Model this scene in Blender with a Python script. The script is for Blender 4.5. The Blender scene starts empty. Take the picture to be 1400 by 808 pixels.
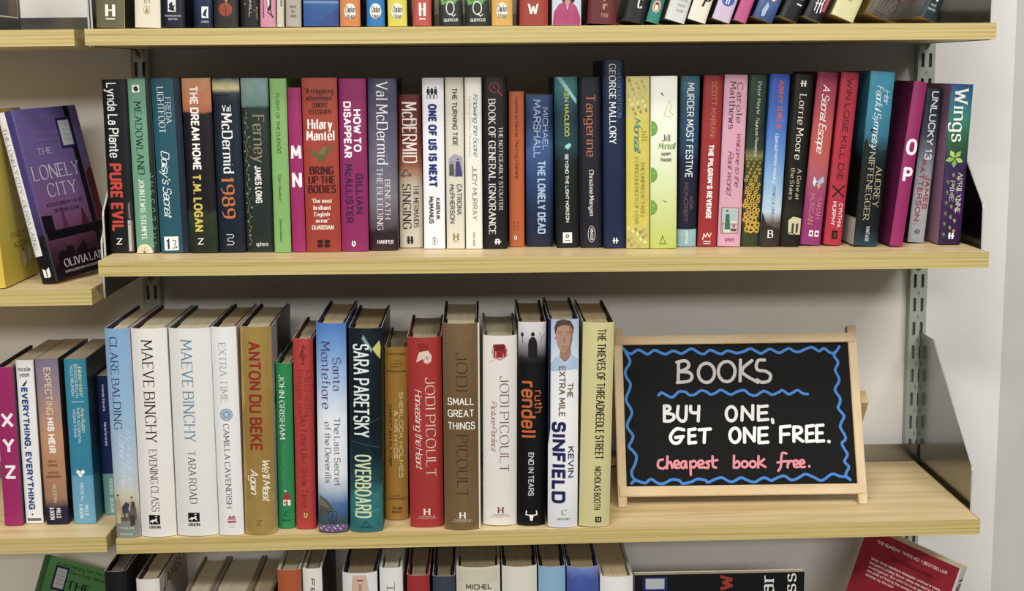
import bpy, bmesh, math, random
from mathutils import Matrix, Vector
random.seed(7)
SC = bpy.context.scene
COL = SC.collection
ZO = 1.30                                   # height of the camera-level datum above the shop floor

# ------------------------------------------------------------------ camera, world, lights, exposure
def cam_axes(yaw, pitch, roll):
    cy, sy, cp, sp, cr, sr = math.cos(yaw), math.sin(yaw), math.cos(pitch), math.sin(pitch), math.cos(roll), math.sin(roll)
    f = Vector((sy*cp, cy*cp, -sp)); r = Vector((cy, -sy, 0)); u = r.cross(f)
    return r*cr + u*sr, u*cr - r*sr, f
cd = bpy.data.cameras.new('camera'); cam = bpy.data.objects.new('camera', cd); COL.objects.link(cam)
R_, U_, F_ = cam_axes(.0233, .1595, -.0117)
cam.matrix_world = Matrix(((R_.x, U_.x, -F_.x, .4240), (R_.y, U_.y, -F_.y, -1.5557), (R_.z, U_.z, -F_.z, .0089 + ZO), (0, 0, 0, 1)))
cd.sensor_fit = 'HORIZONTAL'; cd.sensor_width = 36; cd.lens = 1914.84*36/1400; cd.clip_start = .05
SC.camera = cam
SC.view_settings.view_transform = 'Standard'; SC.view_settings.look = 'None'
SC.view_settings.exposure = 0.42; SC.view_settings.gamma = 1.0
SC.view_settings.use_curve_mapping = False
W = bpy.data.worlds.new('shop'); SC.world = W; W.use_nodes = True
W.node_tree.nodes['Background'].inputs[0].default_value = (.95, .97, 1.0, 1)
W.node_tree.nodes['Background'].inputs[1].default_value = .08
def area(name, loc, target, sx, sy, power, col=(1, .965, .9)):
    l = bpy.data.lights.new(name, 'AREA'); l.shape = 'RECTANGLE'; l.size = sx; l.size_y = sy; l.energy = power; l.color = col
    o = bpy.data.objects.new(name, l); COL.objects.link(o); o.location = loc
    o.rotation_euler = (Vector(target) - Vector(loc)).to_track_quat('-Z', 'Y').to_euler()
# three rows of ceiling light panels, the nearest just in front of the shelves
area('ceiling_light_near', (.1, -1.25, ZO+1.55), (.45, .1, ZO-.2), 1.2, .25, 15)
area('ceiling_light_middle', (-.5, -2.7, ZO+1.6), (.45, .1, ZO-.2), 1.2, .3, 27)
area('ceiling_light_side', (1.9, -2.4, ZO+1.6), (.9, .1, ZO-.2), 1.2, .3, 34)
area('ceiling_light_far', (.6, -6.2, ZO+1.6), (.5, .1, ZO-.2), 2.4, .5, 95)

# ------------------------------------------------------------------ materials
def lin(h):
    h = h.lstrip('#'); c = [int(h[i:i+2], 16)/255 for i in (0, 2, 4)]
    return tuple(v/12.92 if v <= .04045 else ((v+.055)/1.055)**2.4 for v in c) + (1,)
def ink(h):                                   # printing ink: strong colours print a little deeper and duller than the swatch
    c = lin(h)[:3]; g = .3*c[0]+.59*c[1]+.11*c[2]; k = .66+.34*min(c)**.5
    return tuple((v*.87+g*.13)*k for v in c) + (1,)
MC = {}
def mat(hexc, rough=.38, metal=0., name=None, spec=.3):
    k = (hexc, rough, metal, spec)
    if k in MC: return MC[k]
    m = bpy.data.materials.new(name or 'print_'+hexc.strip('#')); m.use_nodes = True
    b = m.node_tree.nodes['Principled BSDF']
    b.inputs['Base Color'].default_value = ink(hexc); b.inputs['Roughness'].default_value = rough; b.inputs['Metallic'].default_value = metal
    b.inputs['Specular IOR Level'].default_value = spec
    MC[k] = m; return m
def ramp_node(nt, stops, interp='LINEAR', lin=lin):
    r = nt.nodes.new('ShaderNodeValToRGB'); cr = r.color_ramp; cr.interpolation = interp
    while len(cr.elements) < len(stops): cr.elements.new(.5)
    for e, (p, h) in zip(cr.elements, stops): e.position = p; e.color = lin(h)
    return r
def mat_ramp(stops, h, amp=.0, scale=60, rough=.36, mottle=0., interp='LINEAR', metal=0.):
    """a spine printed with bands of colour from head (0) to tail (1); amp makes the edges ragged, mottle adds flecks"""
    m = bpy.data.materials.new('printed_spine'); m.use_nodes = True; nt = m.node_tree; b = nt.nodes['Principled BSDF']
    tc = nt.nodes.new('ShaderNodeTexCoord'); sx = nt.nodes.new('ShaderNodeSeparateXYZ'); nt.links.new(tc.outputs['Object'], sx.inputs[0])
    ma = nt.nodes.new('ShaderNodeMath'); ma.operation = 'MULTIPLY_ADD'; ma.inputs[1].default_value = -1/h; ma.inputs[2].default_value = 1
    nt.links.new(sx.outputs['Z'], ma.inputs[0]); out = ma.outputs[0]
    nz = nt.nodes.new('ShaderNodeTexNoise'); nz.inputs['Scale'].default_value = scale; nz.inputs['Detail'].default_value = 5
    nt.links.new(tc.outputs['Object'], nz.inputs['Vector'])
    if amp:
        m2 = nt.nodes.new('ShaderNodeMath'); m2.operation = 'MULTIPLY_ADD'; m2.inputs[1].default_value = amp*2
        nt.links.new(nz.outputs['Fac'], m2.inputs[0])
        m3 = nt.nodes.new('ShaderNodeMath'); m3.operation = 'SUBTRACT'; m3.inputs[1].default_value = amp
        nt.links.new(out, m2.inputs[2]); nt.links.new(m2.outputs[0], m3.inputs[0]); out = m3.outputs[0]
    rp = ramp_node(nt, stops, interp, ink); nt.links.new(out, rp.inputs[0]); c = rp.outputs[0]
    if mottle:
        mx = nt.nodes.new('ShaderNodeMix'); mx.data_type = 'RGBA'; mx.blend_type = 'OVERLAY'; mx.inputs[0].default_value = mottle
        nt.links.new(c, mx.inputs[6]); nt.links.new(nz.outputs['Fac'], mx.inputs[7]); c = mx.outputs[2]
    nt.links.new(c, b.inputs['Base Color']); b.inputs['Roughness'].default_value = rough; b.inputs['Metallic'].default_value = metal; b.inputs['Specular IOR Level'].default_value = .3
    if metal:                                           # foil stretched over the spine: soft upright ripples
        mp = nt.nodes.new('ShaderNodeMapping'); mp.inputs['Scale'].default_value = (120, 60, 26)
        n2 = nt.nodes.new('ShaderNodeTexNoise'); n2.inputs['Scale'].default_value = 1; n2.inputs['Detail'].default_value = 2
        bp = nt.nodes.new('ShaderNodeBump'); bp.inputs['Strength'].default_value = .8; bp.inputs['Distance'].default_value = .002
        nt.links.new(tc.outputs['Object'], mp.inputs[0]); nt.links.new(mp.outputs[0], n2.inputs['Vector']); nt.links.new(n2.outputs['Fac'], bp.inputs['Height']); nt.links.new(bp.outputs[0], b.inputs['Normal'])
    return m
PM = {}
def page_mat(hexc):
    if hexc in PM: return PM[hexc]
    m = bpy.data.materials.new('page_edges'); m.use_nodes = True; nt = m.node_tree; b = nt.nodes['Principled BSDF']
    tc = nt.nodes.new('ShaderNodeTexCoord'); mp = nt.nodes.new('ShaderNodeMapping'); mp.inputs['Scale'].default_value = (900, 9, 9)
    nz = nt.nodes.new('ShaderNodeTexNoise'); nz.inputs['Scale'].default_value = 1; nz.inputs['Detail'].default_value = 3
    nt.links.new(tc.outputs['Object'], mp.inputs[0]); nt.links.new(mp.outputs[0], nz.inputs['Vector'])
    c = lin(hexc); g = sum(c[:3])/3; c = tuple(min(.8, (v*.72+g*.28)*1.3) for v in c[:3])+(1,); rp = nt.nodes.new('ShaderNodeValToRGB')
    rp.color_ramp.elements[0].position = .3; rp.color_ramp.elements[0].color = (c[0]*.78, c[1]*.77, c[2]*.74, 1)
    rp.color_ramp.elements[1].position = .65; rp.color_ramp.elements[1].color = c
    nt.links.new(nz.outputs['Fac'], rp.inputs[0]); nt.links.new(rp.outputs[0], b.inputs['Base Color']); b.inputs['Roughness'].default_value = .9
    PM[hexc] = m; return m
def wood_mat(name, dark, mid, light, sc, rough=.42, lo=.3, hi=.7):
    m = bpy.data.materials.new(name); m.use_nodes = True; nt = m.node_tree; b = nt.nodes['Principled BSDF']
    tc = nt.nodes.new('ShaderNodeTexCoord'); mp = nt.nodes.new('ShaderNodeMapping'); mp.inputs['Scale'].default_value = sc
    nz = nt.nodes.new('ShaderNodeTexNoise'); nz.inputs['Scale'].default_value = 1; nz.inputs['Detail'].default_value = 6; nz.inputs['Distortion'].default_value = .6
    nt.links.new(tc.outputs['Object'], mp.inputs[0]); nt.links.new(mp.outputs[0], nz.inputs['Vector'])
    rp = ramp_node(nt, [(lo, dark), ((lo+hi)/2, mid), (hi, light)])
    nt.links.new(nz.outputs['Fac'], rp.inputs[0]); nt.links.new(rp.outputs[0], b.inputs['Base Color']); b.inputs['Roughness'].default_value = rough
    bp = nt.nodes.new('ShaderNodeBump'); bp.inputs['Strength'].default_value = .06; bp.inputs['Distance'].default_value = .0006
    nt.links.new(nz.outputs['Fac'], bp.inputs['Height']); nt.links.new(bp.outputs[0], b.inputs['Normal'])
    return m
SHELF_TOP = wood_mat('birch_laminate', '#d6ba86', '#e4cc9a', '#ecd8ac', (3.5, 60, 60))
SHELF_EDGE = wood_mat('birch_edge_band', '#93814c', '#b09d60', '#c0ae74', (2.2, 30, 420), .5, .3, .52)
PINE = wood_mat('pale_pine', '#b99d72', '#cab18a', '#d4bf9b', (40, 40, 6), .55)
PINE_H = wood_mat('pale_pine_rail', '#b99d72', '#cab18a', '#d4bf9b', (6, 40, 40), .55)
def metal_mat(name, hexc, rough, metal, nsc=30):
    m = bpy.data.materials.new(name); m.use_nodes = True; nt = m.node_tree; b = nt.nodes['Principled BSDF']
    tc = nt.nodes.new('ShaderNodeTexCoord'); nz = nt.nodes.new('ShaderNodeTexNoise'); nz.inputs['Scale'].default_value = nsc; nz.inputs['Detail'].default_value = 4
    nt.links.new(tc.outputs['Object'], nz.inputs['Vector'])
    mr = nt.nodes.new('ShaderNodeMapRange'); mr.inputs[3].default_value = rough*.8; mr.inputs[4].default_value = rough*1.25
    nt.links.new(nz.outputs['Fac'], mr.inputs[0]); nt.links.new(mr.outputs[0], b.inputs['Roughness'])
    b.inputs['Base Color'].default_value = lin(hexc); b.inputs['Metallic'].default_value = metal
    return m
STEEL = metal_mat('bright_steel', '#8e8e8b', .2, 1.)
STEEL_DARK = metal_mat('dull_steel_edge', '#bdbdba', .6, .25)
PAINT = metal_mat('grey_green_paint', '#a9b0aa', .45, .0)
def wall_mat(name, hexc):
    m = bpy.data.materials.new(name); m.use_nodes = True; nt = m.node_tree; b = nt.nodes['Principled BSDF']
    tc = nt.nodes.new('ShaderNodeTexCoord'); nz = nt.nodes.new('ShaderNodeTexNoise'); nz.inputs['Scale'].default_value = 9; nz.inputs['Detail'].default_value = 8
    nt.links.new(tc.outputs['Object'], nz.inputs['Vector']); c = lin(hexc)
    rp = nt.nodes.new('ShaderNodeValToRGB'); rp.color_ramp.elements[0].position = .35; rp.color_ramp.elements[0].color = (c[0]*.94, c[1]*.94, c[2]*.93, 1)
    rp.color_ramp.elements[1].position = .65; rp.color_ramp.elements[1].color = c
    nt.links.new(nz.outputs['Fac'], rp.inputs[0]); nt.links.new(rp.outputs[0], b.inputs['Base Color']); b.inputs['Roughness'].default_value = .6
    bp = nt.nodes.new('ShaderNodeBump'); bp.inputs['Strength'].default_value = .08; bp.inputs['Distance'].default_value = .002
    n2 = nt.nodes.new('ShaderNodeTexNoise'); n2.inputs['Scale'].default_value = 160; nt.links.new(tc.outputs['Object'], n2.inputs['Vector'])
    nt.links.new(n2.outputs['Fac'], bp.inputs['Height']); nt.links.new(bp.outputs[0], b.inputs['Normal'])
    return m
WALL = wall_mat('white_painted_board', '#eae8e5')

# ------------------------------------------------------------------ mesh helpers
class MB:
    def __init__(s, nudge=None): s.v = []; s.f = []; s.m = []; s.nudge = Vector(nudge or (0, 0, 0)); s.n = 0
    def poly(s, pts, mi=0):
        n = len(s.v); s.v += [tuple(p) for p in pts]; s.f.append(tuple(range(n, n+len(pts)))); s.m.append(mi)
    def lay(s, pts, mi=0):
        """one dab of print, laid a few microns over the dab before it"""
        s.n += 1; d = s.nudge*(s.n % 24); s.poly([Vector(p)+d for p in pts], mi)
    def box(s, x0, x1, y0, y1, z0, z1, mi=0):
        n = len(s.v)
        s.v += [(x, y, z) for z in (z0, z1) for y in (y0, y1) for x in (x0, x1)]
        for q in ((0, 2, 3, 1), (4, 5, 7, 6), (0, 1, 5, 4), (2, 6, 7, 3), (0, 4, 6, 2), (1, 3, 7, 5)):
            s.f.append(tuple(n+i for i in q)); s.m.append(mi)
    def prism(s, pts, ext, mi=0):
        """pts: closed planar loop; ext: extrusion vector"""
        n = len(s.v); k = len(pts); e = Vector(ext)
        s.v += [tuple(p) for p in pts] + [tuple(Vector(p)+e) for p in pts]
        s.f.append(tuple(range(n, n+k))); s.m.append(mi)
        s.f.append(tuple(range(n+2*k-1, n+k-1, -1))); s.m.append(mi)
        for i in range(k):
            j = (i+1) % k; s.f.append((n+i, n+k+i, n+k+j, n+j)); s.m.append(mi)
    def build(s, name, mats, parent=None, bevel=0., recalc=True, smooth=False):
        me = bpy.data.meshes.new(name); me.from_pydata(s.v, [], s.f); me.validate(verbose=False)
        for m in (mats if isinstance(mats, (list, tuple)) else [mats]): me.materials.append(m)
        if len(me.polygons) == len(s.m): me.polygons.foreach_set('material_index', s.m)
        if recalc or bevel:
            bm = bmesh.new(); bm.from_mesh(me)
            if bevel:
                bmesh.ops.bevel(bm, geom=[e for e in bm.edges if len(e.link_faces) == 2 and e.calc_face_angle(0) > .5], offset=bevel, segments=2, affect='EDGES', clamp_overlap=True)
            bmesh.ops.recalc_face_normals(bm, faces=bm.faces); bm.to_mesh(me); bm.free()
        if smooth: me.shade_smooth()
        o = bpy.data.objects.new(name, me); COL.objects.link(o); o.parent = parent
        return o
def thing(name, label, cat, loc=(0, 0, 0), rot=(0, 0, 0), group=None):
    o = bpy.data.objects.new(name, None); o.empty_display_size = .02; COL.objects.link(o)
    o.location = (loc[0], loc[1], loc[2]+ZO); o.rotation_euler = rot
    o['label'] = label; o['category'] = cat
    if group: o['group'] = group
    return o
def structure(o): o['kind'] = 'structure'; return o

# ------------------------------------------------------------------ stroke lettering
GL = {
'A': '7|0,0 3.5,10 7,0|1.2,3.5 5.8,3.5', 'B': '6|0,0 0,10|~0,10 5.6,10 5.6,5.3 0,5.3|~0,5.3 6.4,5.3 6.4,0 0,0',
'C': '6.3|~6.3,8 5.5,10.2 0,10.2 0,-.2 5.5,-.2 6.3,2', 'D': '6.8|0,0 0,10|~0,10 3,10 6.8,10 6.8,0 3,0 0,0',
'E': '5|5,10 0,10|0,10 0,0|0,0 5,0|0,5.2 4.3,5.2', 'F': '5|5,10 0,10|0,10 0,0|0,5.2 4.2,5.2',
'G': '6.7|~6.4,8 5.6,10.2 0,10.2 0,-.2 6.6,-.2 6.6,3 6.6,4.6|4,4.6 6.6,4.6', 'H': '6.5|0,0 0,10|6.5,0 6.5,10|0,5.2 6.5,5.2',
'I': '1|.5,0 .5,10', 'J': '4|~4,10 4,3 4,-.2 0,-.2 0,2', 'K': '6.3|0,0 0,10|6,10 0,4.2|2,5.8 6.3,0', 'L': '5|0,10 0,0|0,0 5,0',
'M': '8|0,0 .5,10|.5,10 4,2.5|4,2.5 7.5,10|7.5,10 8,0', 'N': '6.8|0,0 0,10|0,10 6.8,0|6.8,0 6.8,10', 'O': '7.4|o0,10.2 7.4,10.2 7.4,-.2 0,-.2',
'P': '5.8|0,0 0,10|~0,10 6,10 6,4.6 0,4.6', 'Q': '7.4|o0,10.2 7.4,10.2 7.4,-.2 0,-.2|4.5,2.5 7.6,-1.2', 'R': '6.2|0,0 0,10|~0,10 6,10 6,4.7 0,4.7|2.8,4.7 6.3,0',
'S': '5.6|~5.3,8.2 4.8,10.2 .2,10.2 .2,5.6 2.8,5.2 5.6,4.8 5.6,-.2 .5,-.2 0,2', 'T': '6.2|0,10 6.2,10|3.1,10 3.1,0', 'U': '6.5|~0,10 0,4 0,-.2 6.5,-.2 6.5,4 6.5,10',
'V': '6.6|0,10 3.3,0|3.3,0 6.6,10', 'W': '9|0,10 2.3,0|2.3,0 4.5,8|4.5,8 6.7,0|6.7,0 9,10', 'X': '6.3|0,0 6.3,10|0,10 6.3,0', 'Y': '6.2|0,10 3.1,4.8|6.2,10 3.1,4.8|3.1,4.8 3.1,0',
'Z': '6|0,10 6,10|6,10 0,0|0,0 6,0',
'1': '3|.3,8 2,10|2,10 2,0', '3': '5.5|~.3,8.5 1,10.2 5.2,10.2 5.2,5.4 2.3,5.4|~2.3,5.4 5.6,5.4 5.6,-.2 .6,-.2 0,2', '8': '5.6|o.4,10.2 5.2,10.2 5.2,5.3 .4,5.3|o0,5.3 5.6,5.3 5.6,-.2 0,-.2',
'9': '5.6|o0,10.2 5.6,10.2 5.6,4.4 0,4.4|~5.6,7.5 5.6,3 4.5,0 1.5,-.5',
'a': '4.4|~.4,5.4 .9,6.9 4.2,6.9 4.2,4 4.2,0|~4.2,4 0,4.5 0,-.2 3.2,-.2 4.2,1.5', '_a': '4.6|o0,6.7 4.6,6.7 4.6,-.1 0,-.1|4.6,6.6 4.6,0', 'b': '5|0,10 0,0|o0,6.7 5,6.7 5,-.1 0,-.1', 'c': '4.5|~4.4,5.4 4,6.8 0,6.8 0,-.2 4,-.2 4.5,1.2',
'd': '5|o0,6.7 5,6.7 5,-.1 0,-.1|5,10 5,0', 'e': '4.7|~.1,3.4 3.5,3.4 5,3.4 4.8,6.9 0,6.9 0,-.2 4,-.2 4.7,1.4', 'f': '3|~3.4,9.6 1.3,10.6 1.3,7 1.3,0|0,6.5 3,6.5',
'g': '5|o0,6.7 5,6.7 5,-.1 0,-.1|~5,6.6 5,-1 5,-3.4 .5,-3.4 .2,-2', 'h': '4.8|0,10 0,0|~0,4.5 .5,6.8 4.8,6.8 4.8,3.5 4.8,0', 'i': '1|.5,6.6 .5,0|.5,8.9 .5,9.1',
'j': '1.5|~1,6.6 1,-2 0,-3.4 -1,-3|1,8.9 1,9.1', 'k': '4.5|0,10 0,0|4.3,6.6 0,2.6|1.5,4 4.6,0', 'l': '1|.5,10 .5,0', 'm': '8|0,6.6 0,0|~0,4.5 .5,6.8 4,6.8 4,3.5 4,0|~4,4.5 4.5,6.8 8,6.8 8,3.5 8,0',
'n': '4.8|0,6.6 0,0|~0,4.5 .5,6.8 4.8,6.8 4.8,3.5 4.8,0', 'o': '5.2|o0,6.8 5.2,6.8 5.2,-.2 0,-.2', 'p': '5|0,6.6 0,-3.2|o0,6.7 5,6.7 5,-.1 0,-.1', 'q': '5|o0,6.7 5,6.7 5,-.1 0,-.1|5,6.6 5,-3.2',
'r': '3|0,6.6 0,0|~0,4 .4,6.6 3.2,6.8', 's': '4.2|~4,5.4 3.6,6.8 .2,6.8 .2,3.8 2,3.4 4.2,3 4.2,-.2 .4,-.2 0,1.3', 't': '3|~1.3,9 1.3,1.5 1.3,-.2 3.2,.1|0,6.5 3,6.5',
'u': '4.8|~0,6.6 0,3 0,-.2 4.8,-.2 4.8,2.5|4.8,6.6 4.8,0', 'v': '4.8|0,6.6 2.4,0|2.4,0 4.8,6.6', 'w': '7|0,6.6 1.8,0|1.8,0 3.5,6|3.5,6 5.2,0|5.2,0 7,6.6', 'x': '4.6|0,6.6 4.6,0|4.6,6.6 0,0',
'y': '5|0,6.6 2.5,0|~5,6.6 2.5,0 1.2,-3.3 0,-3', 'z': '4.3|0,6.6 4.3,6.6|4.3,6.6 0,0|0,0 4.3,0', "'": '1|.7,10 .3,7.6', '.': '1|.5,0 .5,.3', ',': '1|.7,.3 .2,-1.6', '-': '3|0,4 3,4', '|': '1|.5,-1 .5,10',
'&': '6.5|~6,4.5 4.5,-.3 0,-.3 0,4 4.6,7 4.4,10.2 1.2,10.2 1.2,7 3,4.4|3,4.4 6.3,0', '?': '4.5|~0,8 .2,10.2 4.5,10.2 4.5,6 2.2,6 2.2,2.8|2.2,0 2.2,.3', '*': '2|.6,4 1.4,4',
}
def flow(p, k=5):
    """Catmull-Rom curve through the points"""
    q = []; P = [p[0]]+list(p)+[p[-1]]
    for i in range(1, len(P)-2):
        a, b, c, d = P[i-1:i+3]
        for j in range(k):
            t = j/k
            q.append(tuple(.5*(2*b[m]+(c[m]-a[m])*t+(2*a[m]-5*b[m]+4*c[m]-d[m])*t*t+(3*b[m]-a[m]-3*c[m]+d[m])*t**3) for m in (0, 1)))
    return q+[p[-1]]
def chaikin(p, closed, it=2):
    for _ in range(it):
        q = []; n = len(p)
        for i in range(n if closed else n-1):
            a, b = p[i], p[(i+1) % n]
            q += [(a[0]*.75+b[0]*.25, a[1]*.75+b[1]*.25), (a[0]*.25+b[0]*.75, a[1]*.25+b[1]*.75)]
        p = q if closed else [p[0]]+q+[p[-1]]
    return p + [p[0]] if closed else p
GC = {}
def glyph(ch):
    if ch in GC: return GC[ch]
    parts = GL[ch].split('|') if ch != '|' else ['1', '.5,-1 .5,10']
    st = []
    for s in parts[1:]:
        k = s[0] if s[0] in '~o' else ''
        p = [tuple(float(c) for c in q.split(',')) for q in s.lstrip('~o').split()]
        if k == 'o': p = chaikin(p, True, 3)
        elif k == '~': p = chaikin(p, False, 2)
        st.append((p, k))
    GC[ch] = (float(parts[0]), st); return GC[ch]
def layout(s, style):
    """-> width, number of letters, strokes [(points, kind, letter index)] with cap height 10"""
    x = 0; out = []; gap = {'s': 1.1, 'f': 2.0, 'i': .9}[style]; last = None; n = 0
    for ch in s:
        if ch == ' ': x += 2.6; last = None; n += .5; continue
        if ch not in GL: continue
        w, st = glyph('_a' if style == 'i' and ch == 'a' else ch)
        if style == 'i' and last is not None and ch.islower():          # joining stroke of the handwriting
            out.append((chaikin([(last+.28*.4, .5), (last+gap*.8, .3), (x+.7, 3.0)], False, 1), 'j', n-.5))
        last = x+w-.2 if style == 'i' and ch.islower() and ch not in 'gjy' else None
        for p, k in st:
            out.append(([(x+a+(b*.28 if style == 'i' else 0), b) for a, b in p], k, n))
        x += w+gap; n += 1
    return x-gap, n, out
STEP = [2e-3]
def ribbon(mb, pts, width, surf, style='s', mi=0):
    """pts in mm on the printed face; surf maps (a, b) mm -> local 3-D"""
    def wd(dx, dy):
        if style == 's': return width
        L = math.hypot(dx, dy) or 1; sn = abs(math.sin(math.atan2(dy, dx)-math.radians(18)))
        return width*(.26+.95*sn) if style == 'f' else width*(.55+.5*sn)
    q = [pts[0]]
    for a, c in zip(pts, pts[1:]):                      # short pieces, so that the print hugs a rounded spine
        k = max(1, int(math.hypot(c[0]-a[0], c[1]-a[1])/STEP[0]*(1 if abs(c[0])+abs(a[0])+abs(c[1])+abs(a[1]) < 3 else 1e-3)+.999))
        q += [(a[0]+(c[0]-a[0])*i/k, a[1]+(c[1]-a[1])*i/k) for i in range(1, k+1)]
    pts = q; n = len(pts)
    for i in range(n-1):
        (ax, ay), (bx, by) = pts[i], pts[i+1]; dx, dy = bx-ax, by-ay; L = math.hypot(dx, dy)
        if L < 1e-6: continue
        w = wd(dx, dy)/2; nx, ny = -dy/L*w, dx/L*w
        ex, ey = (dx/L*w*.5, dy/L*w*.5) if style == 's' else (0, 0)
        mb.lay([surf(ax+nx-ex, ay+ny-ey), surf(ax-nx-ex, ay-ny-ey), surf(bx-nx+ex, by-ny+ey), surf(bx+nx+ex, by+ny+ey)], mi)
        if 0 < i and abs(dx*(ay-pts[i-1][1])-dy*(ax-pts[i-1][0])) > .02*L*math.hypot(ax-pts[i-1][0], ay-pts[i-1][1]):
            r = w; mb.lay([surf(ax+r*math.cos(k*math.pi/3), ay+r*math.sin(k*math.pi/3)) for k in range(6)], mi)
def write(mb, s, style, surf, a0, a1, b0, b1, weight=None, mi=0):
    """fit the line s between a0..a1 along the baseline and b0 (baseline) .. b1 (cap top); surf takes these mm"""
    Wd, nl, st = layout(s, style)
    sx = (a1-a0)/Wd; sy = (b1-b0)/10
    w = (weight or {'s': .13, 'f': .13, 'i': .1}[style])*abs(b1-b0)*min(1.1, max(.5, (abs(sx/sy))**.6))
    adv = w*(.95 if style == 's' else .55 if style == 'f' else .35)
    # keep the outer edges of the strokes inside the box
    hx = w*.5*(.8 if style == 'f' else 1); hy = w*.5*(.4 if style == 'f' else 1); sg_ = 1 if b1 > b0 else -1
    a0 += hx; a1 -= hx; b0 += hy*sg_; b1 -= hy*sg_
    sx = (a1-a0-adv*(nl-1))/Wd; sy = (b1-b0)/10
    for p, k, ix in st:
        q = [(a0+a*sx+ix*adv, b0+b*sy) for a, b in p]
        ribbon(mb, q, w, surf, style, mi)
        if style == 'f' and k == '':
            for e, o in ((0, 1), (-1, -2)):
                dx, dy = p[e][0]-p[o][0], p[e][1]-p[o][1]
                ez = p[e][1]
                if abs(dy) > abs(dx)*.8 and (abs(ez) < .1 or abs(ez-10) < .1 or abs(ez-6.6) < .1 or ez < -3):
                    ln = 1.25*abs(sx); t = w*.2; sg = 1 if sy > 0 else -1
                    zz = q[e][1]-(t*sg if dy*sg > 0 else -t*sg)*0
                    mb.lay([surf(q[e][0]-ln, zz-t), surf(q[e][0]+ln, zz-t), surf(q[e][0]+ln, zz+t), surf(q[e][0]-ln, zz+t)], mi)
                elif abs(dx) > abs(dy)*3 and abs(dx) > 2 and abs(ez-5) > 2 and e == 0 or (abs(dx) > 3 and ez < .1 and abs(dy) < .1 and e == -1):
                    ln = 1.3*abs(sy); t = w*.22; up = 1 if ez < 5 else -1
                    mb.lay([surf(q[e][0]-t, q[e][1]), surf(q[e][0]+t, q[e][1]), surf(q[e][0]+t, q[e][1]+up*ln*(1 if sy > 0 else -1)), surf(q[e][0]-t, q[e][1]+up*ln*(1 if sy > 0 else -1))], mi)

# ------------------------------------------------------------------ book builder
NUDGE = {'sp': (0, -5e-6, 0), 'front': (5e-6, 0, 0), 'back': (-5e-6, 0, 0)}
def strips(mb, pts, F, mi, du=.07):
    """print a flat shape on a curved face: cut into narrow upright strips that follow the curve"""
    lo, hi = min(p[0] for p in pts), max(p[0] for p in pts); k = max(1, int((hi-lo)/du+.99))
    def clip(q, c, sg):
        out = []
        for a, b in zip(q, q[1:]+q[:1]):
            ia, ib = (a[0]-c)*sg >= 0, (b[0]-c)*sg >= 0
            if ia: out.append(a)
            if ia != ib:
                t = (c-a[0])/(b[0]-a[0]); out.append((c, a[1]+(b[1]-a[1])*t))
        return out
    for i in range(k):
        q = list(pts)
        if i > 0: q = clip(q, lo+(hi-lo)*i/k, 1)
        if q and i < k-1: q = clip(q, lo+(hi-lo)*(i+1)/k, -1)
        if len(q) > 2: mb.poly([F(u, v) for u, v in q], mi)
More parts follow.
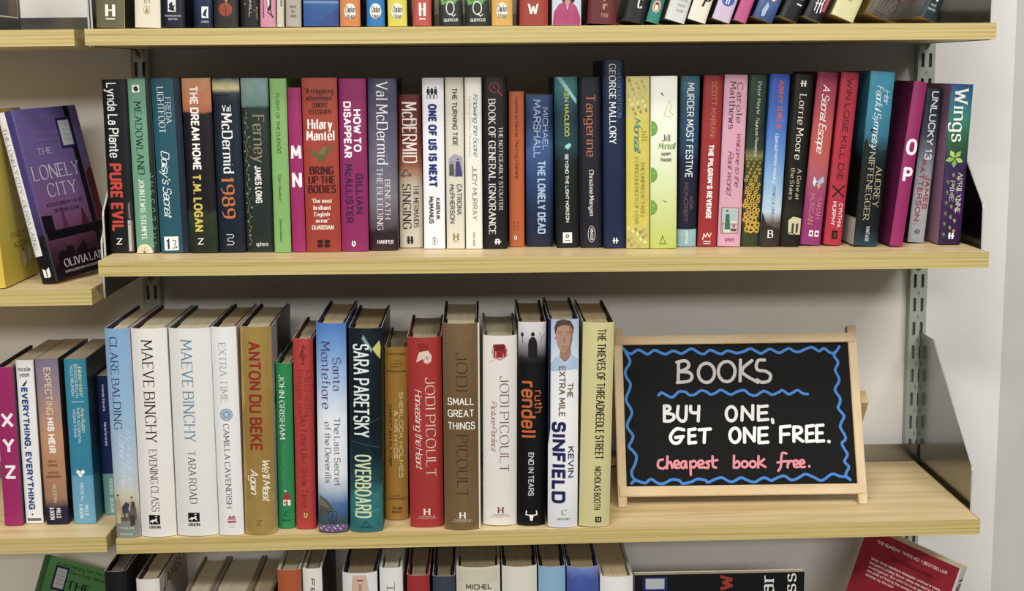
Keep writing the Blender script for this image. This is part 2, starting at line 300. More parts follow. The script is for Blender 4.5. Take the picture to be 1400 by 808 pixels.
class Book:
    """local frame: x across the spine, y into the shelf, z up; spine faces -y; x+ is the front-cover side"""
    def __init__(s, root, t, h, d, b, p):
        s.root, s.t, s.h, s.d, s.b, s.p = root, t, h, d, b, p; s.layer = 0; s.skin = root
    def sp(s, u, v, eps=.0002):
        U = 2*u-1
        return (U*s.t/2, s.b*abs(U)**s.p - eps, s.h*(1-v))
    def cover(s, u, v, eps=.0002, side=1):
        """front cover (side 1): u from the spine edge to the fore edge as read from outside; back cover (side -1) mirrored"""
        y = (s.b + u*(s.d-s.b)) if side > 0 else (s.b + (1-u)*(s.d-s.b))
        return (side*(s.t/2+eps), y, s.h*(1-v))
    def eps(s): s.layer += 1; return .00012+.00005*s.layer
    def lines(s, name, color, items, label=None, face='sp', rough=.35):
        """items: ('R'|'H', text, style, u0, u1, v0, v1[, weight]); R reads from head to tail as on a spine"""
        mb = MB(NUDGE[face]); e = s.eps()
        Wm, Hm = (s.t, s.h) if face == 'sp' else (s.d-s.b, s.h)
        F = {'sp': lambda u, v: s.sp(u, v, e), 'front': lambda u, v: s.cover(u, v, e, 1), 'back': lambda u, v: s.cover(u, v, e, -1)}[face]
        for it in items:
            o, txt, st, u0, u1, v0, v1 = it[:7]; w = it[7] if len(it) > 7 else None
            if o == 'R': write(mb, txt, st, lambda a, b: F(b/Wm, a/Hm), v0*Hm, v1*Hm, u0*Wm, u1*Wm, w)
            else: write(mb, txt, st, lambda a, b: F(a/Wm, 1-b/Hm), u0*Wm, u1*Wm, (1-v1)*Hm, (1-v0)*Hm, w)
        o = mb.build(name, mat(color, rough), s.skin, recalc=False)
        if label: o['label'] = label
        return o
    def shapes(s, name, items, label=None, face='sp'):
        """items: (color, kind, ...) kinds: poly pts | disc u v r_mm [aspect] | line pts w_mm ; (u, v) on the face"""
        mb = MB(NUDGE[face]); mats = []; Wm, Hm = (s.t, s.h) if face == 'sp' else (s.d-s.b, s.h)
        base = s.eps()
        for n, it in enumerate(items):
            e = base+n*min(.00002, .0006/len(items))
            F = {'sp': lambda u, v: s.sp(u, v, e), 'front': lambda u, v: s.cover(u, v, e, 1), 'back': lambda u, v: s.cover(u, v, e, -1)}[face]
            m = mat(it[0])
            if m not in mats: mats.append(m)
            mi = mats.index(m)
            if it[1] == 'poly': strips(mb, it[2], F, mi)
            elif it[1] == 'rect':
                u0, u1, v0, v1 = it[2:6]; k = max(1, int(abs(u1-u0)/.06+.99))
                for i in range(k):
                    ua, ub = u0+(u1-u0)*i/k, u0+(u1-u0)*(i+1)/k
                    mb.poly([F(ua, v0), F(ub, v0), F(ub, v1), F(ua, v1)], mi)
            elif it[1] == 'disc':
                u, v, r = it[2]*Wm, it[3]*Hm, it[4]*.001; asp = it[5] if len(it) > 5 else 1
                strips(mb, [((u+r*math.cos(a*math.pi/9))/Wm, (v+r*asp*math.sin(a*math.pi/9))/Hm) for a in range(18)], F, mi)
            elif it[1] == 'line':
                ribbon(mb, [(u*Wm, v*Hm) for u, v in it[2]], it[3]*.001, lambda a, b: F(a/Wm, b/Hm), 's', mi)
        s.layer += 1+min(9, len(items)//3)
        o = mb.build(name, mats, s.skin, recalc=False)
        if label: o['label'] = label
        return o
def path(t, d, b, p, off, n):
    pts = [(-t/2+off, d)]
    for i in range(n+1):
        U = -1+2*i/n
        pts.append((U*(t/2-off), b*abs(U)**p+off))
    pts.append((t/2-off, d)); return pts
def make_book(name, label, loc, lean, t, h, d=.129, hard=False, spine=None, left=None, right=None, boards=None, pages='#b3a486', group=None, yaw=0., rot=None, bulge=None, cat='book'):
    t = t-.0006
    root = thing(name, label, cat, loc, rot or (0, math.radians(lean), yaw), group)
    b, p = (bulge or (min(.0075, t*.16) if hard else .0016)), (2.4 if hard else 5.)
    bk = Book(root, t, h, d, b, p); n = 18 if hard else 14
    if not hasattr(spine, 'name'): spine = mat(spine)
    lm = left if hasattr(left, 'name') else (mat(left) if left else spine)
    rm = right if hasattr(right, 'name') else (mat(right) if right else lm)
    inner = mat('#d8d4c8', .7)
    th = .0005
    mb = MB(); po = path(t, d, b, p, 0, n); pi = path(t, d, b, p, th, n); N = len(po)
    for i in range(N-1):
        mi = 1 if i == 0 else (2 if i == N-2 else 0)
        (x0, y0), (x1, y1) = po[i], po[i+1]; (a0, c0), (a1, c1) = pi[i], pi[i+1]
        mb.poly([(x0, y0, 0), (x1, y1, 0), (x1, y1, h), (x0, y0, h)], mi)
        mb.poly([(a1, c1, 0), (a0, c0, 0), (a0, c0, h), (a1, c1, h)], 3)
        mb.poly([(x0, y0, h), (x1, y1, h), (a1, c1, h), (a0, c0, h)], 3 if hard else mi)
        mb.poly([(x1, y1, 0), (x0, y0, 0), (a0, c0, 0), (a1, c1, 0)], 3)
    for i in (0, N-1):
        mb.poly([(po[i][0], d, 0), (pi[i][0], d, 0), (pi[i][0], d, h), (po[i][0], d, h)], 3)
    o = mb.build('dust_jacket' if hard else 'cover', [spine, lm, rm, inner], root, recalc=False)
    bk.skin = o
    if hard:
        bm_ = mat(boards or '#1d1a1c', .55); q = MB()
        for sx in (-1, 1):
            xa, xb = sorted((sx*(t/2-.0006), sx*(t/2-.0031)))
            q.box(xa, xb, b+.004, d-.0006, .0003, h-.0003)
        q.build('boards', bm_, root, bevel=.0004)
    off = .0034 if hard else .0007; m = .0036 if hard else .0006
    pp = path(t, d-(.004 if hard else .001), b, p, off+.0002, n)
    if hard:                                            # hinge: the block is narrower beside the spine, then swells against the boards
        k = .0022
        L, Rr = pp[0], pp[-1]; mid = pp[1:-1]
        lx = L[0]
        mid = [(x*(1-k*2/(t)), y) for x, y in mid]
        pp = [L, (lx, .055), (mid[0][0], .045)] + mid + [(mid[-1][0], .045), (Rr[0], .055), Rr]
    pl = [(x, y, m) for x, y in pp]
    if hard:
        e0, e1 = pp[0], pp[-1]
        for i in range(1, 8):
            f = i/8; x = e1[0]+(e0[0]-e1[0])*f; pl.append((x, e0[1]-.0045*(1-(2*f-1)**2), m))
    mb = MB(); mb.prism(pl, (0, 0, h-2*m)); mb.build('page_block', page_mat(pages), root)
    return bk

# ------------------------------------------------------------------ the setting
mb = MB(); mb.box(-1.9, 1.125, .277, .30, 0, 2.7)
w = structure(mb.build('wall_back', WALL))
mb = MB(); mb.prism([(1.125, .277, 0), (1.1254, .30, 0), (1.62, .62, 0), (1.62, .59, 0)], (0, 0, 2.7))
structure(mb.build('wall_right', wall_mat('white_painted_return', '#dedcd8')))
mb = MB(); mb.box(-1.9, 1.7, -2.4, .62, -.05, -.001)
structure(mb.build('floor', mat('#7a756d', .5)))

def upright(x, label):
    root = thing('slotted_upright', label, 'shelf upright', (x, .262, -.92), (0, 0, 0), 'slotted uprights on the wall')
    wd, H, pitch = .0225, 1.62, .032; n = int(H/pitch); mb = MB()
    zoff = (-.2725-.016+.92) % pitch
    edges = [-wd/2, 0, wd/2]
    def ring(xa, xb, za, zb, cx, cz, sw, sl):
        inn = []; out = []
        for k in range(24):
            a = 2*math.pi*k/24; c, s_ = math.cos(a), math.sin(a)
            inn.append((cx+sw/2*c, cz+(sl-sw)/2*(1 if s_ > 0 else -1)*(1 if abs(s_) > 1e-6 else 0)+sw/2*s_))
            m = max(abs(c)/((xb-xa)/2), abs(s_)/((zb-za)/2)) or 1
            out.append(((xa+xb)/2+c/m, (za+zb)/2+s_/m))
        for k in range(24):
            j = (k+1) % 24
            mb.poly([(out[k][0], 0, out[k][1]), (out[j][0], 0, out[j][1]), (inn[j][0], 0, inn[j][1]), (inn[k][0], 0, inn[k][1])])
            mb.poly([(inn[k][0], 0, inn[k][1]), (inn[j][0], 0, inn[j][1]), (inn[j][0], .0018, inn[j][1]), (inn[k][0], .0018, inn[k][1])])
        for (ax, az) in ((xa, za), (xa, zb), (xb, za), (xb, zb)):      # corner fillers of the rectangular cell
            cands = sorted(range(24), key=lambda k: (out[k][0]-ax)**2+(out[k][1]-az)**2)[:2]
            mb.poly([(ax, 0, az), (out[cands[0]][0], 0, out[cands[0]][1]), (out[cands[1]][0], 0, out[cands[1]][1])])
    z0 = zoff
    mb.poly([(-wd/2, 0, 0), (wd/2, 0, 0), (wd/2, 0, z0), (-wd/2, 0, z0)])
    for i in range(n-1):
        for sx in (-1, 1):
            xa, xb = sorted((0, sx*wd/2))
            ring(xa, xb, z0+i*pitch, z0+(i+1)*pitch, sx*.0049, z0+(i+.5)*pitch, .0042, .0185)
    zt = z0+(n-1)*pitch
    for x0 in (-wd/2, 0, wd/2-.0012):                                   # side walls and the middle web of the channel
        mb.box(x0-(.0006 if x0 == 0 else 0), x0+.0012-(.0006 if x0 == 0 else 0), .0002, .0145, 0, zt)
    mb.build('channel', PAINT, root, recalc=False)
    for z in (-.2535, .035, -.57):
        q = MB(); bmv = []
        cx, cz = -.001, z+.92
        ringp = [(cx+.0042*math.cos(k*math.pi/8), cz+.0042*math.sin(k*math.pi/8)) for k in range(16)]
        q.prism([(a, -.0002, c) for a, c in ringp], (0, -.0016, 0))
        for a in (0, math.pi/2):
            c, s_ = math.cos(a), math.sin(a)
            q.prism([(cx+c*.0026-s_*.0005, -.0019, cz+s_*.0026+c*.0005), (cx-c*.0026-s_*.0005, -.0019, cz-s_*.0026+c*.0005), (cx-c*.0026+s_*.0005, -.0019, cz-s_*.0026-c*.0005), (cx+c*.0026+s_*.0005, -.0019, cz+s_*.0026-c*.0005)], (0, -.0002, 0), 1)
        o = q.build('screw', [metal_mat('brass_screw', '#8d7440', .35, .9), mat('#2a2418', .6)], root); o['label'] = 'brass cross-head screw'
    return root
upright(1.005, 'pale grey slotted metal upright at the right end of the shelves')
upright(-.004, 'grey slotted upright behind the gap between the two bays, mostly hidden by books')

def shelf(name, label, x0, x1, z, slope, back=.25, grp='wooden shelves'):
    root = thing(name, label, 'shelf', (x0, 0, z), (0, -slope, 0), grp)
    L = x1-x0; t = .0178
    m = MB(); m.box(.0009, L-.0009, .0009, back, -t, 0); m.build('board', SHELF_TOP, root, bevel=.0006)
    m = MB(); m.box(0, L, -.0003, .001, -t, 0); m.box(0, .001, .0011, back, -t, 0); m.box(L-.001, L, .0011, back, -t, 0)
    m.build('edge_band', SHELF_EDGE, root)
    m = MB(); m.box(.002, L+.003, back+.0006, back+.0018, -.016, .0225); m.box(.002, L+.003, back+.0018, back+.0055, .0213, .0225)
    o = m.build('back_lip', STEEL, root); o['label'] = 'bright steel lip along the back edge'
    return root
shelf('shelf', 'upper wooden shelf of the main bay, books cut off above it', 0, .9972, .0584, -.0040)
shelf('shelf', 'middle wooden shelf of the main bay, full row of paperbacks on it', 0, 1.0, -.1951, -.0054)
shelf('shelf', 'lower wooden shelf of the main bay carrying hardbacks and the chalkboard', .0018, 1.0030, -.5178, .0035)
shelf('shelf', 'lowest shelf of the main bay, below the picture, under the cropped book tops', .003, 1.003, -.8040, .002)
shelf('shelf', 'upper shelf of the left bay, at the top left corner', -1.011, -.0112, .0582, 0)
shelf('shelf', 'middle shelf of the left bay under the purple and yellow books', -1.011, -.0090, -.2270, 0)
shelf('shelf', 'lower shelf of the left bay under the row of slim romances', -1.011, -.0090, -.5152, 0)
shelf('shelf', 'lowest shelf of the left bay under the green paperback', -1.011, -.0090, -.8040, 0)

def gable(x, z, label, grp='steel shelf ends'):
    root = thing('shelf_end_plate', label, 'shelf bracket', (x, 0, z), (0, 0, 0), grp)
    prof = [(.0495, -.018), (.0495, .044), (.0515, .050), (.205, .170), (.212, .1735), (.2795, .1735), (.2795, -.018)]
    # sloping front edge bows very slightly, as pressed steel does
    prof = prof[:3]+[(.0515+.1535*f, .050+.120*f+.004*math.sin(f*math.pi)*0) for f in (.25, .5, .75)]+prof[3:]
    m = MB(); m.prism([(0, y, zz) for y, zz in prof], (.0013, 0, 0)); m.build('plate', STEEL, root, bevel=.0002)
    m = MB()
    for i in range(len(prof)-2):                                        # narrow bright flange along the free edge
        (ya, za), (yb, zb) = prof[i], prof[i+1]
        if i in (0,) or i < len(prof)-3:
            L = math.hypot(yb-ya, zb-za); ny, nz = -(zb-za)/L, (yb-ya)/L
            m.prism([(-.0004, ya, za), (-.0004, yb, zb), (-.0004, yb+ny*.0012, zb+nz*.0012), (-.0004, ya+ny*.0012, za+nz*.0012)], (.0021, 0, 0))
    o = m.build('edge_trim', STEEL_DARK, root); o['label'] = 'worn bright edge'
    return root
gable(1.0085, .0544, 'steel end plate at the right end of the upper shelf, cut off by the picture')
gable(1.0085, -.2005, 'steel end plate right of the last paperback on the middle shelf')
gable(1.0085, -.5145, 'tall steel end plate right of the chalkboard on the lower shelf')
gable(1.0085, -.8040, 'steel end plate whose tip shows behind the tilted red book')
gable(-.0052, .0584, 'steel end plate beside the olive spine on the upper shelf')
gable(-.0052, -.1951, 'worn steel end plate beside the leftmost black paperback of the middle shelf')
gable(-.0052, -.5178, 'steel end plate left of the pale blue hardback, hidden behind it')
gable(-.0086, .0582, 'steel end plate closing the upper shelf of the left bay')
gable(-.0086, -.2270, 'dark steel end plate closing the left bay beside the purple book')
gable(-.0086, -.5152, 'steel end plate closing the lower shelf of the left bay, behind the navy spine')

# ------------------------------------------------------------------ chalkboard
STROKES = {
'border':[[(112,1971),(182,1906),(229,1899),(309,1943),(386,1904),(433,1888),(513,1935),(591,1902),(653,1885),(739,1923),(811,1900),(857,1889),(969,1946),(1062,1897),(1124,1880),(1204,1927),(1282,1894),(1344,1878),(1424,1915),(1532,1885),(1628,1907),(1708,1938),(1799,1889),(1846,1879),(1943,1929),(2035,1886),(2082,1886),(2179,1933),(2255,1893),(2308,1890),(2382,1921),(2468,1945),(2553,1897),(2618,1928),(2693,1873),(2756,1878),(2808,1948)],[(121,1971),(166,1891),(204,1794),(145,1684),(152,1604),(197,1525),(192,1461),(145,1351),(149,1288),(200,1194),(201,1131),(148,1022),(156,959),(209,881),(198,819),(159,742),(210,679),(245,617),(227,525),(181,433),(200,356),(240,324)],[(2756,1878),(2738,1831),(2780,1751),(2744,1672),(2742,1640),(2782,1529),(2729,1434),(2726,1387),(2774,1308),(2771,1245),(2745,1182),(2788,1119),(2810,1072),(2763,979),(2761,932),(2807,838),(2808,792),(2764,746),(2785,684),(2819,621),(2817,591),(2782,529),(2795,498),(2829,452),(2788,375),(2800,329),(2838,298)],[(174,291),(230,325),(337,293),(415,338),(491,291),(568,284),(662,329),(754,319),(798,282),(891,296),(985,332),(1077,316),(1106,291),(1200,330),(1278,345),(1353,304),(1414,297),(1509,342),(1584,311),(1675,288),(1786,339),(1876,302),(1923,323),(2033,358),(2122,305),(2216,335),(2295,374),(2401,333),(2491,295),(2618,371),(2709,345),(2800,329),(2838,298)]],
'rule':[[(542,1369),(583,1400),(666,1355),(719,1345),(793,1408),(871,1407),(932,1365),(994,1374),(1065,1420),(1136,1404),(1182,1372),(1245,1387),(1315,1424),(1400,1379),(1447,1369),(1526,1406),(1605,1415),(1665,1367),(1742,1350),(1838,1403),(1899,1380),(1945,1358),(2024,1385),(2073,1410),(2142,1362),(2196,1377),(2260,1408),(2320,1369),(2382,1359)]],
'books':[[(807,1788),(791,1525)],[(784,1779),(885,1797),(931,1755),(907,1701),(811,1661)],[(811,1661),(927,1650),(965,1596),(923,1542),(781,1525)],[(1118,1756),(1079,1728),(1053,1683),(1046,1630),(1058,1579),(1088,1540),(1129,1522),(1173,1527),(1212,1555),(1238,1600),(1246,1653),(1233,1704),(1204,1742),(1162,1761),(1118,1756)],[(1369,1775),(1328,1746),(1301,1698),(1293,1642),(1306,1589),(1337,1548),(1379,1529),(1425,1534),(1465,1563),(1492,1611),(1500,1667),(1488,1720),(1457,1761),(1415,1780),(1369,1775)],[(1575,1796),(1557,1535)],[(1716,1788),(1584,1652),(1775,1514)],[(1873,1792),(1795,1787),(1766,1714),(1789,1666),(1882,1649),(1936,1601),(1913,1532),(1828,1513),(1767,1546)]],
'offer':[[(609,1236),(603,1048)],[(609,1236),(662,1230),(676,1198),(619,1148)],[(619,1148),(711,1126),(719,1079),(671,1048),(603,1048)],[(780,1228),(766,1109),(811,1046),(865,1071),(880,1227)],[(933,1227),(939,1154),(1023,1144)],[(1035,1226),(1019,1044)],[(1413,1211),(1389,1190),(1372,1158),(1367,1119),(1375,1082),(1393,1054),(1418,1041),(1446,1044),(1471,1065),(1487,1097),(1492,1136),(1485,1173),(1466,1201),(1441,1214),(1413,1211)],[(1556,1045),(1570,1211)],[(1570,1211),(1687,1053)],[(1687,1053),(1699,1225)],[(1767,1218),(1758,1043)],[(1766,1208),(1876,1217)],[(1763,1130),(1862,1135)],[(1758,1043),(1874,1051)],[(1929,1050),(1934,1010)]],
'offer2':[[(838,937),(745,947),(671,861),(699,783),(770,782),(813,844)],[(732,844),(826,853)],[(900,936),(894,771)],[(900,936),(978,945)],[(897,858),(969,864)],[(894,774),(978,780)],[(1024,935),(1164,943)],[(1095,934),(1080,779)],[(1445,944),(1421,924),(1404,892),(1399,853),(1407,817),(1425,789),(1450,775),(1478,779),(1502,799),(1518,832),(1523,870),(1516,907),(1498,935),(1473,948),(1445,944)],[(1575,774),(1583,945)],[(1583,945),(1693,788)],[(1693,788),(1707,949)],[(1760,943),(1751,766)],[(1760,943),(1862,948)],[(1755,856),(1849,861)],[(1751,766),(1860,771)],[(2027,956),(2017,769)],[(2027,956),(2142,964)],[(2022,862),(2122,867)],[(2188,954),(2179,777)],[(2188,954),(2265,944),(2272,891),(2189,851)],[(2189,851),(2287,776)],[(2344,958),(2333,772)],[(2344,958),(2428,967)],[(2338,865),(2416,874)],[(2333,772),(2420,780)],[(2468,966),(2457,771)],[(2468,966),(2546,972)],[(2463,873),(2531,876)],[(2457,774),(2544,779)],[(2605,772),(2608,766)]],
'cheap':[[(568,577),(515,559),(507,491),(558,466),(605,490)],[(625,613),(614,468)],[(616,514),(660,545),(676,474)],[(699,504),(761,519),(747,556),(709,544),(707,483),(759,473)],[(845,549),(802,543),(784,488),(821,472),(848,543)],[(848,543),(855,472)],[(901,548),(901,385)],[(900,533),(947,554),(977,517),(944,477),(908,487)],[(998,501),(1060,522),(1040,556),(1002,541),(1006,476),(1068,476)],[(1132,546),(1095,537),(1121,506),(1114,469),(1077,470)],[(1175,607),(1176,490),(1212,471)],[(1141,546),(1232,560)],[(1438,611),(1428,466)],[(1433,512),(1481,543),(1501,505),(1477,465),(1428,472)],[(1552,540),(1538,531),(1528,517),(1525,501),(1530,486),(1541,474),(1556,468),(1573,470),(1587,478),(1597,492),(1599,508),(1595,524),(1584,536),(1569,541),(1552,540)],[(1651,539),(1636,530),(1627,516),(1624,500),(1629,485),(1640,473),(1655,467),(1671,469),(1686,477),(1695,491),(1698,507),(1693,523),(1682,535),(1667,540),(1651,539)],[(1737,602),(1724,463)],[(1803,564),(1739,515)],[(1739,515),(1814,468)],[(2078,629),(2032,636),(2014,583),(2002,476),(1968,420)],[(1964,522),(2073,536)],[(2095,536),(2084,459)],[(2086,499),(2119,533),(2150,533)],[(2163,489),(2217,510),(2197,541),(2165,529),(2168,468),(2217,464)],[(2234,495),(2288,513),(2274,544),(2243,535),(2245,467),(2294,463)],[(2347,472),(2350,466)]],

}
FEET = Vector((.5874, .0745, -.5154)); ux = Vector((.3032, -.0087, .00106)).normalized(); al = math.radians(22)
bk_ = Vector((0, 0, 1)).cross(ux).normalized(); upv = ux.cross(bk_)*math.cos(al)+bk_*math.sin(al); nrm = ux.cross(upv)
CB = thing('chalkboard_easel', 'small black chalkboard in a pale wood easel frame announcing an offer', 'chalkboard')
CB.matrix_world = Matrix(((ux.x, -nrm.x, upv.x, FEET.x), (ux.y, -nrm.y, upv.y, FEET.y), (ux.z, -nrm.z, upv.z, FEET.z+ZO), (0, 0, 0, 1)))
# board frame: x along the base, y out of the back, z up the slope.  -nrm must point to the back
SGN = 1 if (-nrm).y > 0 else -1
def cbox(name, x0, x1, y0, y1, z0, z1, m, bev=.0008):
    q = MB(); ya, yb = sorted((SGN*y0, SGN*y1)); q.box(x0, x1, ya, yb, z0, z1); return q.build(name, m, CB, bevel=bev)
WB, HB = .3034, .2212
for nm, x0, x1 in (('stile', .0006, .0112), ('stile', WB-.0118, WB-.0012)):
    q = MB(); ft = .0155*math.tan(al)                                    # feet cut level with the shelf
    q.prism([(x0, 0, 0), (x0, .0155, ft), (x0, .0155, HB), (x0, 0, HB)], (x1-x0, 0, 0)); q.build(nm, PINE, CB, bevel=.0008)
cbox('rail', .0024, WB-.0034, -.0022, .0100, .0128, .0250, PINE_H)
cbox('rail', .0024, WB-.0034, -.0022, .0100, .2000, .2112, PINE_H)
o = cbox('board', .0114, WB-.0120, .0040, .0070, .0252, .1998, mat('#121315', .7, spec=.15), .0002); o['label'] = 'matt black writing panel'; BOARD = o
def chalk(name, key, color, width, smooth=True, label=None, sel=None):
    q = MB((0, -6e-6, 0)); y = -SGN*.0006+SGN*.0040
    for si, st in enumerate(STROKES[key][sel[0]:sel[1]] if sel else STROKES[key]):
        p = [(a/10, b/10) for a, b in st]
        if smooth and len(p) > 2: p = flow(p)
        lift = SGN*(.0001*(si % 5)*.3)
        srf = lambda a, b: (min(max(a/1000, .0116), WB-.0122), y-lift, b/1000)
        ribbon(q, p, width, srf)
        for e in (0, -1):
            q.lay([srf(p[e][0]+width/2*math.cos(k*math.pi/5), p[e][1]+width/2*math.sin(k*math.pi/5)) for k in range(10)])
    o = q.build(name, mat(color, .75), BOARD, recalc=False); o['label'] = label
chalk('chalk_border', 'border', '#3f92ec', 3.3, True, 'wavy blue chalk border')
chalk('chalk_underline', 'rule', '#3f92ec', 3.2, True, 'wavy blue line under the heading')
chalk('chalk_heading', 'books', '#c4c2c0', 3.9, True, 'light grey heading BOOKS')
for key, col, wd, words in (('offer', '#dcdcdc', 3.8, (('BUY', 0, 6), ('ONE,', 6, 15))), ('offer2', '#ecedee', 3.9, (('GET', 0, 8), ('ONE', 8, 16), ('FREE.', 16, 31))), ('cheap', '#ee8f9d', 2.9, (('cheapest', 0, 12), ('book', 12, 19), ('free.', 19, 26)))):
    for wdn, i0, i1 in words: chalk('chalk_word', key, col, wd, True, ('pink word ' if key == 'cheap' else 'white word ')+wdn.strip('.,'), (i0, i1))
# folding rear legs, hinged outside the stiles, splayed back to the shelf
for nm, xx in (('rear_leg', -.0125), ('rear_leg', WB+.0022)):
    q = MB(); M = CB.matrix_world.inverted()
    top = Vector((FEET.x+ux.x*xx, .130, -.396+ZO)); bot = Vector((FEET.x+ux.x*xx, .215, -.5140+ZO))
    dirv = (bot-top).normalized(); side = Vector((0, -dirv.z, dirv.y))
    pr = [top-side*.010, top+side*.010, bot+side*.0060, bot-side*.0060]
    pr[2].z = pr[3].z = -.5140+ZO
    pr = [M @ p for p in pr]; ex = M.to_3x3() @ (ux*.0100)
    q.prism(pr, ex); q.build(nm, PINE, CB, bevel=.0007)
q = MB(); c0 = M @ (Vector((FEET.x+ux.x*-.001, .198, -.492+ZO)))
q.prism([M @ Vector((FEET.x-.0024, .192, -.497+ZO)), M @ Vector((FEET.x-.0024, .202, -.497+ZO)), M @ Vector((FEET.x-.0024, .202, -.487+ZO)), M @ Vector((FEET.x-.0024, .192, -.487+ZO))], M.to_3x3() @ (ux*(WB+.0046)))
q.build('rear_crossbar', PINE_H, CB, bevel=.0006)

